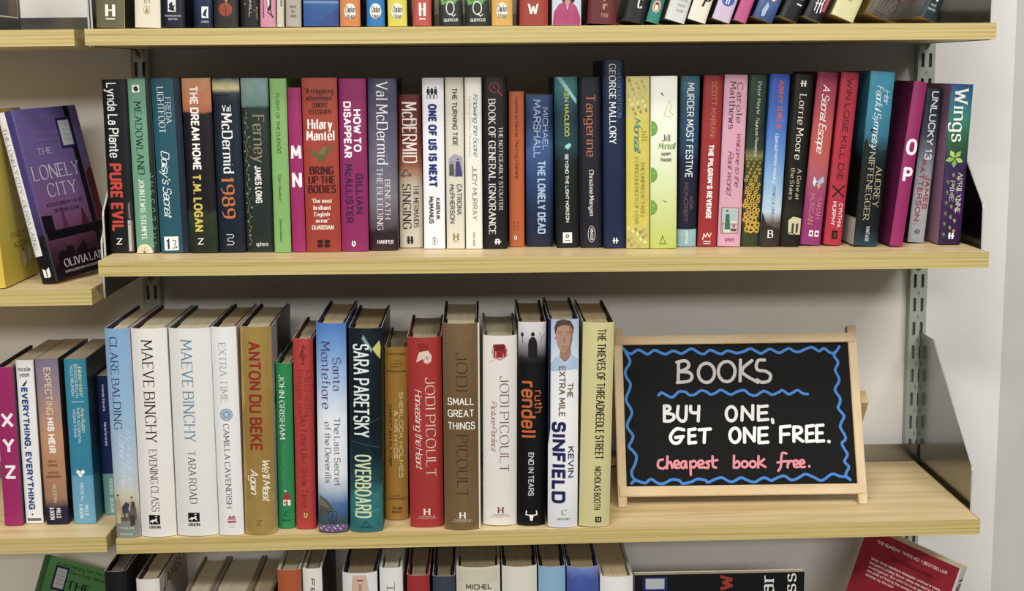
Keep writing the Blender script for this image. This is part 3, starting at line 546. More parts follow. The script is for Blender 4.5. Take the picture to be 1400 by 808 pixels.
# ------------------------------------------------------------------ the books
# key: (shelf row, x of the foot, y of the spine, lean in degrees, thickness, height)
G = {
'b1':('B',0.0124,0.0614,0.25,0.0290,0.1983),
'b2':('B',0.0418,0.0593,-0.18,0.0263,0.199),
'b3':('B',0.0735,0.057,-0.56,0.0330,0.1993),
'b4':('B',0.1072,0.0546,-0.16,0.0331,0.1991),
'b5':('B',0.1395,0.0567,0.04,0.0310,0.1989),
'b6':('B',0.1713,0.0588,0.10,0.0316,0.1987),
'b7':('B',0.1979,0.0525,0.37,0.0194,0.198),
'b8':('B',0.2164,0.0544,0.16,0.0157,0.1878),
'b9':('B',0.2447,0.0546,0.29,0.0403,0.1985),
'b10':('B',0.2808,0.0564,0.59,0.0314,0.1974),
'b11':('B',0.3135,0.0629,0.80,0.0333,0.1972),
'b12':('B',0.3445,0.085,0.64,0.0272,0.1778),
'b13':('B',0.3721,0.0744,0.51,0.0252,0.1976),
'b14':('B',0.3970,0.0725,0.38,0.0215,0.198),
'b15':('B',0.4185,0.071,0.42,0.0198,0.1979),
'b16':('B',0.4431,0.0692,0.53,0.0286,0.1977),
'b17':('B',0.4688,0.085,0.40,0.0182,0.1812),
'b18':('B',0.4958,0.085,0.25,0.0319,0.1771),
'b19':('B',0.5284,0.0734,-0.49,0.0272,0.1979),
'b20':('B',0.5561,0.0714,-0.48,0.0263,0.1971),
'b21':('B',0.5824,0.0645,-0.43,0.0257,0.2163),
'b22':('B',0.6092,0.0601,-0.16,0.0272,0.198),
'b23':('B',0.6386,0.0579,-0.06,0.0310,0.1981),
'b24':('B',0.6675,0.0713,0.93,0.0226,0.1978),
'b25':('B',0.6912,0.0695,1.72,0.0229,0.1982),
'b26':('B',0.7168,0.0676,1.86,0.0272,0.1987),
'b27':('B',0.7417,0.0681,2.03,0.0212,0.1985),
'b28':('B',0.7641,0.0641,2.64,0.0231,0.1993),
'b29':('B',0.7875,0.0623,3.83,0.0229,0.1985),
'b30':('B',0.8131,0.07,4.80,0.0244,0.2009),
'b31':('B',0.8388,0.068,4.70,0.0213,0.2007),
'b32':('B',0.8745,0.0558,4.31,0.0286,0.201),
'b33':('B',0.9092,0.0508,6.78,0.0155,0.1903),
'b34':('B',0.9430,0.085,5.09,0.0202,0.1819),
'b35':('B',0.9763,0.0649,2.61,0.0267,0.1864),
'c1':('C_',-0.1294,0.0459,0.16,0.0219,0.1907),
'c2':('C_',-0.1076,0.054,0.17,0.0211,0.1972),
'c3':('C_',-0.0786,0.0476,-0.29,0.0268,0.1992),
'c4':('C_',-0.0469,0.0492,-0.17,0.0261,0.1983),
'c5':('C_',-0.0221,0.0811,-0.27,0.0199,0.171),
'e1':('C',0.0152,0.002,-0.14,0.0280,0.2445),
'e2':('C',0.0497,0.002,0.09,0.0405,0.2438),
'e3':('C',0.0943,0.002,0.34,0.0479,0.2429),
'e4':('C',0.1335,0.002,0.20,0.0288,0.244),
'e5':('C', 0.1663, 0.002, 0.93, 0.0356, 0.2434),
'e6':('C',0.1948,0.022,0.86,0.0192,0.1968),
'e7':('C',0.2174,0.018,0.95,0.0234,0.2258),
'e8':('C',0.2504,0.002,1.17,0.0343,0.2455),
'e9':('C',0.2888,0.002,1.16,0.0379,0.2391),
'e10':('C',0.3216,0.0445,1.13,0.0270,0.2075),
'e11':('C',0.3582,0.015,0.35,0.0394,0.2249),
'e12':('C',0.4001,0.002,0.46,0.0424,0.2425),
'e13':('C',0.4435,0.015,0.75,0.0400,0.2251),
'e14':('C',0.4800,0.012,0.80,0.0324,0.2407),
'e15':('C',0.5160,0.002,0.68,0.0350,0.245),
'e16':('C',0.5527,0.002,1.40,0.0360,0.2405),
'a1':('A',0.0273,0.004,2.00,0.0311,0.198),
'a2':('A',0.0674,0.004,1.89,0.0281,0.198),
'a3':('A',0.0955,0.004,1.48,0.0247,0.198),
'a4':('A',0.1276,0.004,1.67,0.0207,0.198),
'a5':('A',0.1525,0.004,1.42,0.0269,0.198),
'a6':('A',0.1784,0.004,1.11,0.0209,0.198),
'a7':('A',0.1977,0.004,1.55,0.0172,0.198),
'a8':('A',0.2111,0.004,1.87,0.0087,0.198),
'a9':('A',0.2255,0.004,1.55,0.0174,0.198),
'a10':('A',0.2556,0.004,1.06,0.0389,0.198),
'a11':('A',0.2872,0.004,0.86,0.0224,0.198),
'a12':('A',0.3151,0.004,0.54,0.0199,0.198),
'a13':('A',0.3388,0.004,0.07,0.0214,0.198),
'a14':('A',0.3657,0.004,0.93,0.0204,0.198),
'a15':('A',0.3970,0.004,-1.42,0.0256,0.198),
'a16':('A',0.4263,0.004,-0.85,0.0277,0.198),
'a17':('A',0.4531,0.004,0.00,0.0231,0.198),
'a18':('A',0.4876,0.004,0.76,0.0315,0.198),
'a19':('A',0.5237,0.004,0.55,0.0322,0.198),
'a20':('A',0.5622,0.004,3.38,0.0322,0.198),
'a21':('A',0.5970,0.004,14.16,0.0245,0.198),
'a22':('A',0.6176,0.004,15.93,0.0148,0.198),
'a23':('A',0.6423,0.004,17.47,0.0227,0.198),
'a24':('A',0.6663,0.004,18.45,0.0209,0.198),
'a25':('A',0.6931,0.004,19.79,0.0206,0.198),
'a26':('A',0.7141,0.004,20.68,0.0148,0.198),
'a27':('A',0.7392,0.004,22.48,0.0231,0.198),
'a28':('A',0.7675,0.004,25.02,0.0217,0.198),
'a29':('A',0.7938,0.004,24.86,0.0208,0.198),
'a30':('A',0.8273,0.004,23.38,0.0265,0.198),
'a31':('A',0.8688,0.004,23.14,0.0290,0.198),
'a32':('A',0.9212,0.004,23.16,0.0179,0.198),
}
def zs(row, x): return {'A': .0584-.0040*x, 'B': -.1951-.0054*x, 'C': -.5178+.0035*x, 'B_': -.227, 'C_': -.5152, 'D': -.804+.002*x}[row]
GRP = {'A': 'paperbacks on the upper shelf', 'B': 'books on the middle shelf', 'C': 'hardbacks on the lower shelf', 'C_': 'slim paperbacks on the lower shelf of the left bay', 'D': 'books on the lowest shelf, cut off by the picture'}
def bk(key, label, **kw):
    row, x, y, a, t, h = G[key]
    z = zs(row, x)+math.sin(abs(math.radians(a)))*t/2+.0007
    kw.setdefault('group', GRP[row])
    if row == 'A': kw.setdefault('d', .128)
    return make_book('hardback_book' if kw.get('hard') else 'paperback_book', label, (x, y, z), a, t, h, **kw)
def RMP(key, *stops, **kw): return mat_ramp(list(stops), G[key][5], **kw)
def oval(b, u, v, r, col='#e9e4d6', ink='#1c1c1c'):
    b.shapes('publisher_mark', [(ink, 'disc', u, v, r+.4, 1.5), (col, 'disc', u, v, r, 1.5), (ink, 'disc', u, v+.004, r*.45, 2.0), (ink, 'disc', u, v-.012*r/2.4, r*.3, 1.2), (col, 'disc', u, v+.008, r*.22, 2.4)])
def hmark(b, u0, u1, v0, v1, col, txt=None):
    it = [('H', 'H', 'f', u0, u1, v0, v0+(v1-v0)*(.62 if txt else .8), .2)]
    if txt: it += [('H', txt[0], 's', u0-.15, u1+.15, v0+(v1-v0)*.72, v0+(v1-v0)*.83), ('H', txt[1], 's', u0-.2, u1+.2, v0+(v1-v0)*.9, v1)]
    b.lines('publisher_mark', col, it)
    if not txt: b.shapes('publisher_mark', [(col, 'rect', u0, u1, v1-(v1-v0)*.07, v1)])

# --- middle shelf, left to right
b = bk('b1', 'black paperback with white over red lettering, first at the left end of the middle shelf', spine='#16161b', right='#121217')
b.shapes('cover_picture', [('#2e2825', 'rect', .74, .97, .70, .999), ('#8d7f6c', 'poly', [(.80, .72), (.86, .70), (.88, .80), (.82, .80)]), ('#b9b6b0', 'rect', .76, .95, .81, .99), ('#6f6c68', 'rect', .88, .95, .81, .99), ('#8c8984', 'rect', .76, .95, .83, .835)], 'grey printed picture')
b.lines('author_name', '#e6e6e6', [('R', 'Lynda La Plante', 's', .18, .58, .02, .446, .115)], 'white lettering')
b.lines('title', '#dd4431', [('R', 'PURE EVIL', 's', .12, .62, .48, .875, .2)], 'bold red lettering')
b.lines('publisher_mark', '#eeeeee', [('H', 'Z', 'f', .28, .5, .915, .95, .18)])
b = bk('b2', 'pale sage green paperback with a cream fan at its foot, second on the middle shelf', spine='#6da88a', right='#1d2d29')
b.lines('title', '#1f2d27', [('R', 'MEADOWLAND', 'f', .25, .55, .13, .545, .12)])
b.lines('author_name', '#e8efe4', [('R', 'JOHN LEWIS-STEMPEL', 'f', .27, .50, .575, .925, .14)])
b.shapes('publisher_mark', [('#eceadf', 'rect', .2, .52, .035, .078), ('#1c2a26', 'poly', [(.25, .05), (.4, .04), (.48, .06), (.42, .072), (.3, .07)])])
b.shapes('spine_picture', [('#1b2a27', 'rect', .78, .995, 0, 1)] + [('#7fb39a', 'line', [(.85+.07*math.cos(k*.9+c), .55+.05*c+.012*math.sin(k*.9+c)) for k in range(6)], .5) for c in range(9)] +
         [('#ece3c0', 'poly', [(.02, 1)]+[(.36+.36*math.cos(math.pi-k*math.pi/10), 1-.052*math.sin(k*math.pi/10)) for k in range(11)]+[(.75, 1)])] + [('#4b4a38', 'line', [(.36, .999), (.36+.32*math.cos(k), .999-.045*math.sin(k))], .35) for k in (.4, .8, 1.2, 1.6, 2., 2.4, 2.8)])
b = bk('b3', 'teal paperback with white handwriting title and a white box at its foot', spine='#1f6074', right='#16223f')
b.shapes('spine_picture', [('#15233f', 'rect', .78, .995, 0, 1)])
b.lines('author_name', '#d5e2e4', [('R', 'FREDA', 'f', .47, .65, .11, .255, .1), ('R', 'LIGHTFOOT', 'f', .2, .42, .05, .31, .1)])
b.lines('title', '#e9f0f0', [('R', "Daisy's Secret", 'i', .2, .5, .41, .79, .1)], 'white script lettering')
b.shapes('publisher_mark', [('#e8ecec', 'rect', .14, .64, .905, .985), ('#20303a', 'poly', [(.2, .93), (.32, .915), (.32, .978), (.25, .978), (.25, .935)]), ('#20303a', 'line', [(.42, .925), (.56, .93), (.5, .95), (.58, .97), (.42, .972)], .9)])
b = bk('b4', 'black thriller with an orange sky at its head and yellow author name', spine=RMP('b4', (0, '#c9905f'), (.12, '#d98350'), (.185, '#b56644'), (.2, '#1b1620'), (.74, '#171318'), (.78, '#2f3d26'), (1, '#1b2216'), amp=.03, scale=90, mottle=.25), right='#0f0f14')
b.lines('title', '#efebe3', [('R', 'THE DREAM HOME', 's', .26, .55, .045, .52, .19)])
b.lines('author_name', '#e6d24a', [('R', 'T.M. LOGAN', 's', .22, .52, .545, .875, .19)], 'yellow lettering')
b.lines('publisher_mark', '#eeeeee', [('H', 'Z', 'f', .3, .5, .915, .95, .18)])
b = bk('b5', 'dark navy thriller with a dusk pier at its head and an orange year', spine=RMP('b5', (0, '#3d5257'), (.035, '#b9b48a'), (.06, '#cfc48f'), (.085, '#33454e'), (.14, '#152434'), (.6, '#14273c'), (1, '#0e1c2c'), amp=.012, mottle=.3), right='#0b121d')
b.shapes('spine_picture', [('#0d1720', 'rect', .05, .6, .093, .1)]+[('#0d1720', 'rect', .1+k*.09, .12+k*.09, .1, .125) for k in range(6)])
b.lines('author_name', '#e6e7ea', [('H', 'Val', 'f', .34, .66, .153, .188, .13), ('R', 'McDermid', 'f', .3, .68, .2, .54, .14)])
b.lines('title', '#df782f', [('R', '1989', 'f', .2, .66, .56, .8, .16)], 'orange numerals')
b.shapes('publisher_mark', [('#dfe4e8', 'line', [(.3, .895), (.52, .895), (.58, .905), (.52, .915), (.38, .915), (.32, .925), (.38, .935), (.52, .935), (.58, .945), (.52, .955), (.3, .955)], .6)])
b = bk('b6', 'dark green paperback with a pale blue head and gold vine', spine=RMP('b6', (0, '#86a6a4'), (.15, '#6d918f'), (.17, '#2a3833'), (1, '#1f2c28'), amp=.01, mottle=.35), right='#1a2421')
b.shapes('spine_picture', [('#b08f55', 'disc', .14+.06*math.sin(k*2.3), .02+k*.028, .7+.5*((k*7) % 3)/2) for k in range(6)] + [('#9a8450', 'line', [(.14+.05*math.sin(k*1.7), .18+k*.02) for k in range(40)], .5)] + [('#a8915a', 'disc', .16+.09*math.sin(k*2.9), .2+k*.027, .55+.3*(k % 3)) for k in range(29)])
b.lines('title', '#918b6c', [('R', 'Ferney', 'f', .4, .82, .21, .48, .12)], 'dull gold lettering')
b.lines('author_name', '#e3e4df', [('R', 'JAMES LONG', 's', .4, .64, .5, .715, .19)])
b.lines('publisher_mark', '#d6d8d2', [('H', 'sphere', 's', .36, .8, .94, .965)])
b = bk('b7', 'slim pale lime green paperback with small dark green lettering', spine='#86bd66', right='#74ad56', pages='#c9bfa0')
b.lines('title', '#2a5a2c', [('R', 'FLIGHT OF THE CUCKOO', 's', .34, .56, .085, .425, .12)])
b.lines('author_name', '#2f6030', [('R', 'Don Llewellyn', 's', .36, .54, .55, .7, .11)])
b.lines('publisher_mark', '#2f6030', [('R', 'Dinefwr Publishers', 's', .36, .5, .805, .94, .11)])
b = bk('b8', 'slim magenta volume with stacked white letters M and N', spine='#b21e70', right='#16131a', left='#b01c70', hard=True, boards='#1a1418', d=.135, bulge=.0012)
b.lines('title', '#f3eaf0', [('H', 'M', 's', .12, .9, .345, .43, .19), ('H', 'N', 's', .14, .88, .51, .605, .19)], 'stacked white letters')
b = bk('b9', 'thick brick red paperback with a small green bird amid centred lettering', spine=RMP('b9', (0, '#b64832'), (.5, '#b9402c'), (1, '#ae3828'), mottle=.12), right='#a8352a')
b.shapes('spine_picture', [('#6c6a35', 'poly', [(.12, .4), (.3, .415), (.42, .43), (.55, .405), (.72, .39), (.9, .385), (.74, .42), (.62, .45), (.6, .47), (.45, .475), (.36, .455), (.22, .43)]), ('#7f7c46', 'poly', [(.42, .43), (.6, .385), (.66, .4), (.58, .44)]), ('#5d5a2c', 'line', [(.48, .47), (.44, .488)], .5), ('#5d5a2c', 'line', [(.56, .468), (.55, .488)], .5)], 'olive green bird')
b.lines('blurb', '#4a1612', [('H', "'A staggering", 'f', .09, .9, .058, .088, .15), ('H', "achievement'", 'f', .11, .88, .098, .128, .15), ('H', 'SUNDAY', 'f', .28, .72, .14, .168, .17), ('H', 'TELEGRAPH', 'f', .16, .83, .178, .205, .17)])
b.lines('author_name', '#f1e9df', [('H', 'Hilary', 'f', .14, .84, .235, .29, .17), ('H', 'Mantel', 'f', .1, .9, .3, .355, .17)], 'white lettering')
b.lines('title', '#4a1612', [('H', 'BRING', 'f', .16, .84, .505, .55, .2), ('H', 'UP THE', 'f', .12, .88, .56, .602, .2), ('H', 'BODIES', 'f', .1, .9, .613, .658, .2)])
b.lines('blurb', '#efe6da', [('H', "'Our most", 'f', .2, .78, .69, .715, .17), ('H', 'brilliant', 'f', .24, .74, .73, .755, .17), ('H', 'English', 'f', .26, .7, .768, .792, .17), ('H', "writer'", 'f', .3, .68, .806, .83, .17), ('H', 'GUARDIAN', 'f', .18, .8, .845, .87, .17)])
b.shapes('publisher_mark', [('#2a1411', 'rect', .33+.2*i, .48+.2*i, .93+.024*j, .95+.024*j) for i in (0, 1) for j in (0, 1)])
b = bk('b10', 'deep magenta paperback with white over dark purple stacked lettering', spine='#a01a6c', right='#8d1762')
b.lines('title', '#f2e8f0', [('R', 'HOW TO', 's', .52, .8, .175, .42, .2), ('R', 'DISAPPEAR', 's', .16, .44, .13, .455, .2)], 'bold white lettering')
b.lines('author_name', '#452155', [('R', 'GILLIAN', 's', .56, .84, .545, .78, .19), ('R', 'McALLISTER', 's', .18, .46, .49, .835, .19)], 'dark purple lettering')
oval(b, .45, .955, 2.4, '#efe6ea', '#2a1226')
b = bk('b11', 'grey violet paperback with a cloudy sky and dark trees at its foot', spine=RMP('b11', (0, '#484662'), (.3, '#5a5874'), (.5, '#6d6a80'), (.68, '#7d7888'), (.86, '#5a4a58'), (.9, '#2e1c26'), (1, '#3a1a26'), amp=.06, scale=45, mottle=.45), right='#2a2834')
b.lines('author_name', '#e4e2e8', [('R', 'Val McDermid', 'f', .3, .68, .02, .495, .1)])
b.lines('title', '#dddbe2', [('R', 'BENEATH', 'f', .56, .74, .585, .815, .11), ('R', 'THE BLEEDING', 'f', .28, .48, .515, .88, .11)])
b.lines('publisher_mark', '#e8e0e4', [('H', 'HARPER', 'f', .28, .84, .94, .962, .16)])
b = bk('b12', 'short dark red to cream paperback between the cloudy violet and white spines', spine=RMP('b12', (0, '#6a1d20'), (.3, '#7d2c28'), (.46, '#a45a40'), (.6, '#cbbca6'), (1, '#cfc5b2'), amp=.03, mottle=.2), right='#531618')
b.shapes('spine_picture', [('#5b4a44', 'line', [(.3+.25*math.cos(k*2.2), .51+.03*math.sin(k*2.2)) for k in range(9)], .5)])
b.lines('author_name', '#ece2d6', [('R', 'McDERMID', 'f', .16, .78, .045, .44, .12), ('R', 'VAL', 's', .52, .66, .13, .2, .15)])
b.lines('title', '#332924', [('R', 'THE MERMAIDS', 'f', .62, .84, .585, .865, .13), ('R', 'SINGING', 'f', .14, .5, .58, .875, .12)])
b.shapes('publisher_mark', [('#221c1a', 'rect', .32, .42, .925, .975), ('#221c1a', 'rect', .47, .57, .925, .975), ('#221c1a', 'rect', .3, .6, .948, .955)])
b = bk('b13', 'white paperback with bold navy title and running black figures at its head', spine='#e6e7ee', right='#d4d6e0', left='#23356f')
b.shapes('spine_picture', [('#1a1a1f', 'disc', .28+k*.17, .055+.006*(k % 2), .75) for k in range(3)]+[('#1a1a1f', 'poly', [(.22+k*.17, .063), (.34+k*.17, .063), (.36+k*.17, .085), (.28+k*.17, .1), (.2+k*.17, .085)]) for k in range(3)]+[('#1a1a1f', 'line', [(.28+k*.17, .085), (.22+k*.17, .105), (.24+k*.17, .12)], .7) for k in range(3)]+[('#1a1a1f', 'line', [(.28+k*.17, .085), (.36+k*.17, .1), (.34+k*.17, .12)], .7) for k in range(3)])
b.lines('title', '#1f318c', [('R', 'ONE OF US IS NEXT', 's', .26, .66, .15, .635, .24)], 'bold navy lettering')
b.lines('author_name', '#33343d', [('R', 'KAREN M.', 's', .58, .78, .7, .83, .17), ('R', 'McMANUS', 's', .26, .48, .69, .85, .17)])
oval(b, .5, .955, 2.6, '#eceaea', '#26262a')
b = bk('b14', 'cream paperback with a blue violet couple painted mid spine', spine='#d9d5c3', right='#c3bfae')
b.shapes('spine_picture', [('#a9a6b8', 'poly', [(.15, .47), (.5, .44), (.9, .46), (.95, .56), (.6, .58), (.15, .57)]), ('#474a86', 'poly', [(.55, .485), (.75, .485), (.92, .575), (.5, .575)]), ('#2f3060', 'disc', .66, .475, 1.1), ('#5c5f52', 'poly', [(.2, .5), (.42, .5), (.46, .57), (.18, .57)]), ('#6c5a48', 'disc', .31, .49, 1.0)], 'small painted couple')
b.lines('title', '#45463e', [('R', 'THE TURNING TIDE', 's', .38, .66, .06, .395, .15)])
b.lines('author_name', '#5f6068', [('R', 'CATRIONA', 's', .58, .86, .62, .8, .15), ('R', 'McPHERSON', 's', .18, .46, .62, .85, .15)])
hmark(b, .36, .66, .91, .958, '#a58c3e')
b = bk('b15', 'ivory paperback with sky blue handwriting title', spine='#e9e6da', right='#cfcabb')
b.lines('title', '#4288bf', [('R', 'Knowing the Score', 'i', .5, .82, .095, .455, .12)], 'blue script lettering')
b.lines('subtitle', '#a9aaa2', [('R', 'My Family and Our Tennis Story', 's', .24, .36, .11, .46, .12)])
b.lines('author_name', '#6d6b4e', [('R', 'JUDY MURRAY', 's', .4, .7, .515, .83, .1)])
b.lines('publisher_mark', '#55533f', [('R', 'VINTAGE', 's', .42, .56, .9, .985, .14)])
b = bk('b16', 'black paperback with a red magnifying glass above long white capitals', spine='#151414', right='#100f0f')
b.shapes('spine_picture', [('#b4372e', 'line', [(.48+.2*math.cos(a*math.pi/8), .058+.028*math.sin(a*math.pi/8)) for a in range(17)], .8), ('#b4372e', 'line', [(.63, .08), (.8, .105)], 1.2), ('#b4372e', 'line', [(.38, .07), (.46, .045), (.52, .07)], .6)], 'red magnifying glass')
b.lines('title', '#dcdcda', [('R', 'THE NOTICEABLY STOUTER', 'f', .66, .82, .285, .77, .11), ('R', 'BOOK OF GENERAL IGNORANCE', 'f', .24, .52, .125, .915, .13)])
b.shapes('publisher_mark', [('#e4e4e4', 'rect', .5, .56, .945, .975), ('#e4e4e4', 'rect', .62, .68, .945, .975), ('#e4e4e4', 'rect', .46, .74, .957, .963), ('#e4e4e4', 'rect', .52, .62, .942, .948)])
b = bk('b17', 'slim short orange paperback set back beside a black one', spine='#cf6220', right='#b4521a')
b.lines('title', '#5b2a12', [('R', "Daphne du Maurier The King's General", 's', .4, .64, .035, .56, .11)])
b.lines('price_print', '#2a1408', [('R', 'II II II', 's', .25, .4, .835, .89), ('R', 'II II I', 's', .5, .65, .835, .89)])
oval(b, .42, .94, 1.9, '#e9e0cc', '#22140c')
b = bk('b18', 'short storm blue paperback with pale blue capitals, set back', spine=RMP('b18', (0, '#32538a'), (.15, '#243a6c'), (.35, '#3d64a2'), (.55, '#28477e'), (.75, '#1d2f56'), (1, '#141d36'), amp=.08, scale=70, mottle=.5), right='#16203c')
b.lines('author_name', '#a9c2e6', [('R', 'MICHAEL', 's', .62, .82, .08, .36, .1), ('R', 'MARSHALL', 's', .28, .55, .03, .41, .11)])
b.lines('title', '#a6c8ea', [('R', 'THE LONELY DEAD', 's', .42, .72, .43, .915, .19)])
b = bk('b19', 'black green paperback with a teal comet glow and lime author name', spine=RMP('b19', (0, '#3f8f96'), (.12, '#1f6572'), (.22, '#123c4a'), (.38, '#1a4a56'), (.5, '#10201f'), (1, '#0c1516'), amp=.05, scale=50, mottle=.4), right='#0e2830', left='#124048')
b.shapes('spine_picture', [('#8fd3d8', 'poly', [(.08, .0), (.3, .0), (.95, .13), (.95, .16)]), ('#7fd6d8', 'poly', [(.4, .4), (.62, .383), (.7, .4), (.55, .425)]), ('#d7efe8', 'line', [(.42, .415), (.68, .39)], .5)])
b.lines('author_name', '#cbd64c', [('R', 'KEN MACLEOD', 's', .42, .62, .07, .345, .16)], 'lime lettering')
b.lines('title', '#dbe6e0', [('R', 'BEYOND THE LIGHT HORIZON', 's', .42, .57, .45, .85, .15)])
b.shapes('publisher_mark', [('#e9e9e6', 'rect', .28, .68, .91, .972), ('#17201f', 'disc', .48, .932, 2.2), ('#e9e9e6', 'disc', .48, .932, 1.1), ('#17201f', 'rect', .36, .6, .955, .96)])
b = bk('b20', 'near black paperback with tall orange serif title beside the tall navy spine', spine='#1a1a29', right='#121220', left='#9b6f5f')
b.lines('title', '#d2774a', [('R', 'Tangerine', 'f', .32, .72, .1, .46, .11)], 'orange lettering')
b.lines('author_name', '#e2dedc', [('R', 'Christine Mangan', 'f', .42, .62, .54, .81, .13)])
b.shapes('publisher_mark', [('#d9d9dd', 'line', [(.5+.16*math.cos(a*math.pi/10), .92+.048*math.sin(a*math.pi/10)) for a in range(21)], .5)])
b.lines('publisher_mark', '#d9d9dd', [('R', 'ABACUS', 's', .44, .58, .885, .955, .16)])
b = bk('b21', 'navy paperback standing taller than every other on the middle shelf', spine='#122850', right='#0f2040', left='#0f1d38', d=.135)
b.lines('author_name', '#5789c8', [('R', 'DAVID ROBERTSON', 'f', .68, .86, .02, .3, .11)])
b.lines('title', '#e9edf2', [('R', 'GEORGE MALLORY', 'f', .3, .6, .02, .44, .13)])
b.shapes('publisher_mark', [('#e4e8ee', 'rect', .44, .5, .945, .975), ('#e4e8ee', 'rect', .56, .62, .945, .975), ('#e4e8ee', 'rect', .4, .68, .957, .962)])
b = bk('b22', 'lemon yellow paperback with pale leaf pattern and teal handwriting', spine=RMP('b22', (0, '#d9cf7e'), (.15, '#e0d568'), (.3, '#e5d843'), (.85, '#e3d648'), (1, '#cfc56a'), amp=.05, scale=80, mottle=.15), right='#c6b93c')
b.shapes('spine_picture', [(('#b9b06a', '#c9c284', '#efe6a0', '#a39a5c')[k % 4], 'poly', [(u-.07, v), (u, v-.012), (u+.07, v+.004), (u, v+.014)]) for k, (u, v) in enumerate([(.1+.8*((i*37) % 17)/17, .02+.2*((i*29) % 23)/23) for i in range(26)]+[(.08+.84*((i*41) % 13)/13, .88+.11*((i*17) % 19)/19) for i in range(20)])])
b.lines('author_name', '#b5a63a', [('R', 'Jill', 'f', .66, .88, .295, .37, .12)])
b.lines('author_name', '#3d979c', [('R', 'Mansell', 'i', .32, .62, .235, .43, .11)], 'teal script lettering')
b.lines('title', '#a99b3a', [('R', 'THE UNPREDICTABLE', 'f', .62, .78, .49, .82, .11), ('R', 'CONSEQUENCES OF LOVE', 'f', .36, .52, .465, .86, .11)])
b = bk('b23', 'white to lime paperback with green half discs along its left edge', spine=RMP('b23', (0, '#eceee6'), (.4, '#e9efd6'), (.7, '#dbe7a2'), (1, '#c6d84e'), amp=.01), right='#b9c86a')
b.shapes('spine_picture', [('#7cbb34', 'poly', [(.02, v-.045)]+[(.02+.24*math.sin(a*math.pi/8), v-.045*math.cos(a*math.pi/8)) for a in range(9)]) for v in (.3, .57, .76)]+[('#a9d062', 'disc', .12, v-.01, 1.2) for v in (.3, .57, .76)]+[('#c9cf5a', 'line', [(.5, .22), (.7, .14), (.78, .17), (.7, .2), (.84, .22), (.72, .235), (.5, .225)], .5), ('#c23a3a', 'disc', .42, .1, 1.2), ('#333333', 'disc', .46, .11, .6), ('#333333', 'disc', .56, .725, .8), ('#b33030', 'disc', .5, .72, .6)])
b.lines('author_name', '#3b3d38', [('H', 'Jill', 'f', .44, .74, .335, .373, .11)])
b.lines('author_name', '#7aa93c', [('H', 'Mansell', 'i', .28, .92, .38, .42, .1)], 'green script lettering')
b.lines('title', '#4a4c44', [('H', 'open', 's', .4, .76, .433, .455, .13), ('H', 'house', 's', .38, .78, .466, .49, .13)])
b.shapes('publisher_mark', [('#5a6a2c', 'line', [(.38, .965), (.46, .925), (.56, .965)], .6), ('#5a6a2c', 'rect', .34, .62, .97, .974)])
b = bk('b24', 'deep blue paperback with slim white deco capitals and a pale blue foot', spine=RMP('b24', (0, '#3f7a92'), (.12, '#2a5a78'), (.44, '#1f4668'), (.5, '#1c2342'), (.895, '#1a1f3a'), (.9, '#93bcc4'), (1, '#8ab4be'), amp=.008, mottle=.2), right='#151b30')
b.lines('title', '#e2e9ee', [('R', 'MURDER MOST FESTIVE', 's', .34, .72, .04, .59, .12)])
b.lines('author_name', '#7d5c52', [('R', 'ADA', 's', .6, .8, .7, .78, .13), ('R', 'MONCRIEFF', 's', .3, .52, .62, .855, .13)])
b.lines('publisher_mark', '#e8f0f2', [('R', 'VINTAGE', 's', .42, .56, .905, .985, .14)])
b = bk('b25', 'red paperback with tan author name above bold white title', spine='#b1252d', right='#3a1216', left='#2b1014')
b.lines('author_name', '#c48d48', [('R', 'SCOTT MARIANI', 's', .42, .7, .035, .36, .11)], 'tan lettering')
b.lines('title', '#f0ebe6', [('R', "THE PILGRIM'S REVENGE", 's', .38, .66, .4, .835, .22)])
b.shapes('publisher_mark', [('#f0e8e4', 'line', [(.26, .96), (.32, .925), (.42, .945), (.5, .92), (.6, .945), (.7, .92)], .9), ('#f0e8e4', 'rect', .3, .68, .968, .973), ('#f0e8e4', 'rect', .3, .66, .98, .985)])
b = bk('b26', 'pale pink paperback with a woman in green in a framed picture near its foot', spine='#dda2bb', right='#c48aa4', left='#d8a0b8')
b.shapes('spine_picture', [('#7c6a6e', 'rect', .1, .88, .77, .925), ('#d9cfc4', 'rect', .14, .84, .775, .92), ('#a9c2c4', 'rect', .16, .82, .78, .85), ('#5d5a5c', 'rect', .16, .82, .865, .87), ('#5d5a5c', 'rect', .16, .2, .85, .918), ('#2f7d6a', 'poly', [(.3, .81), (.46, .81), (.52, .9), (.26, .9)]), ('#d8ab90', 'disc', .38, .795, 1.3), ('#3a241c', 'disc', .36, .79, 1.2), ('#b9455c', 'disc', .68, .88, 1.4), ('#6b4a3c', 'rect', .56, .8, .895, .91)]+[('#5d5a5c', 'rect', .54+.06*k, .555+.06*k, .865, .918) for k in range(5)], 'framed picture of a woman in a green dress')
b.lines('author_name', '#3d2d58', [('R', 'Carole', 'f', .56, .8, .045, .275, .11), ('R', 'Matthews', 'f', .24, .5, .04, .31, .11)])
b.lines('title', '#a5346e', [('R', 'Welcome to the', 'i', .62, .84, .33, .645, .1), ('R', 'Real World', 'i', .28, .52, .44, .69, .1)], 'dark pink script')
b.lines('publisher_mark', '#c0487e', [('H', 'sphere', 's', .3, .72, .945, .968)])
b = bk('b27', 'dark green paperback with a sunflower field on its lower half', spine=RMP('b27', (0, '#31493a'), (.3, '#22362c'), (.42, '#2c4430'), (.47, '#8a8a4e'), (.5, '#4a5224'), (1, '#3c4420'), amp=.02, scale=120, mottle=.5), right='#1c2a20', left='#22301f')
b.lines('author_name', '#dcded2', [('R', 'Peter Mayle', 'f', .5, .68, .04, .225, .1)])
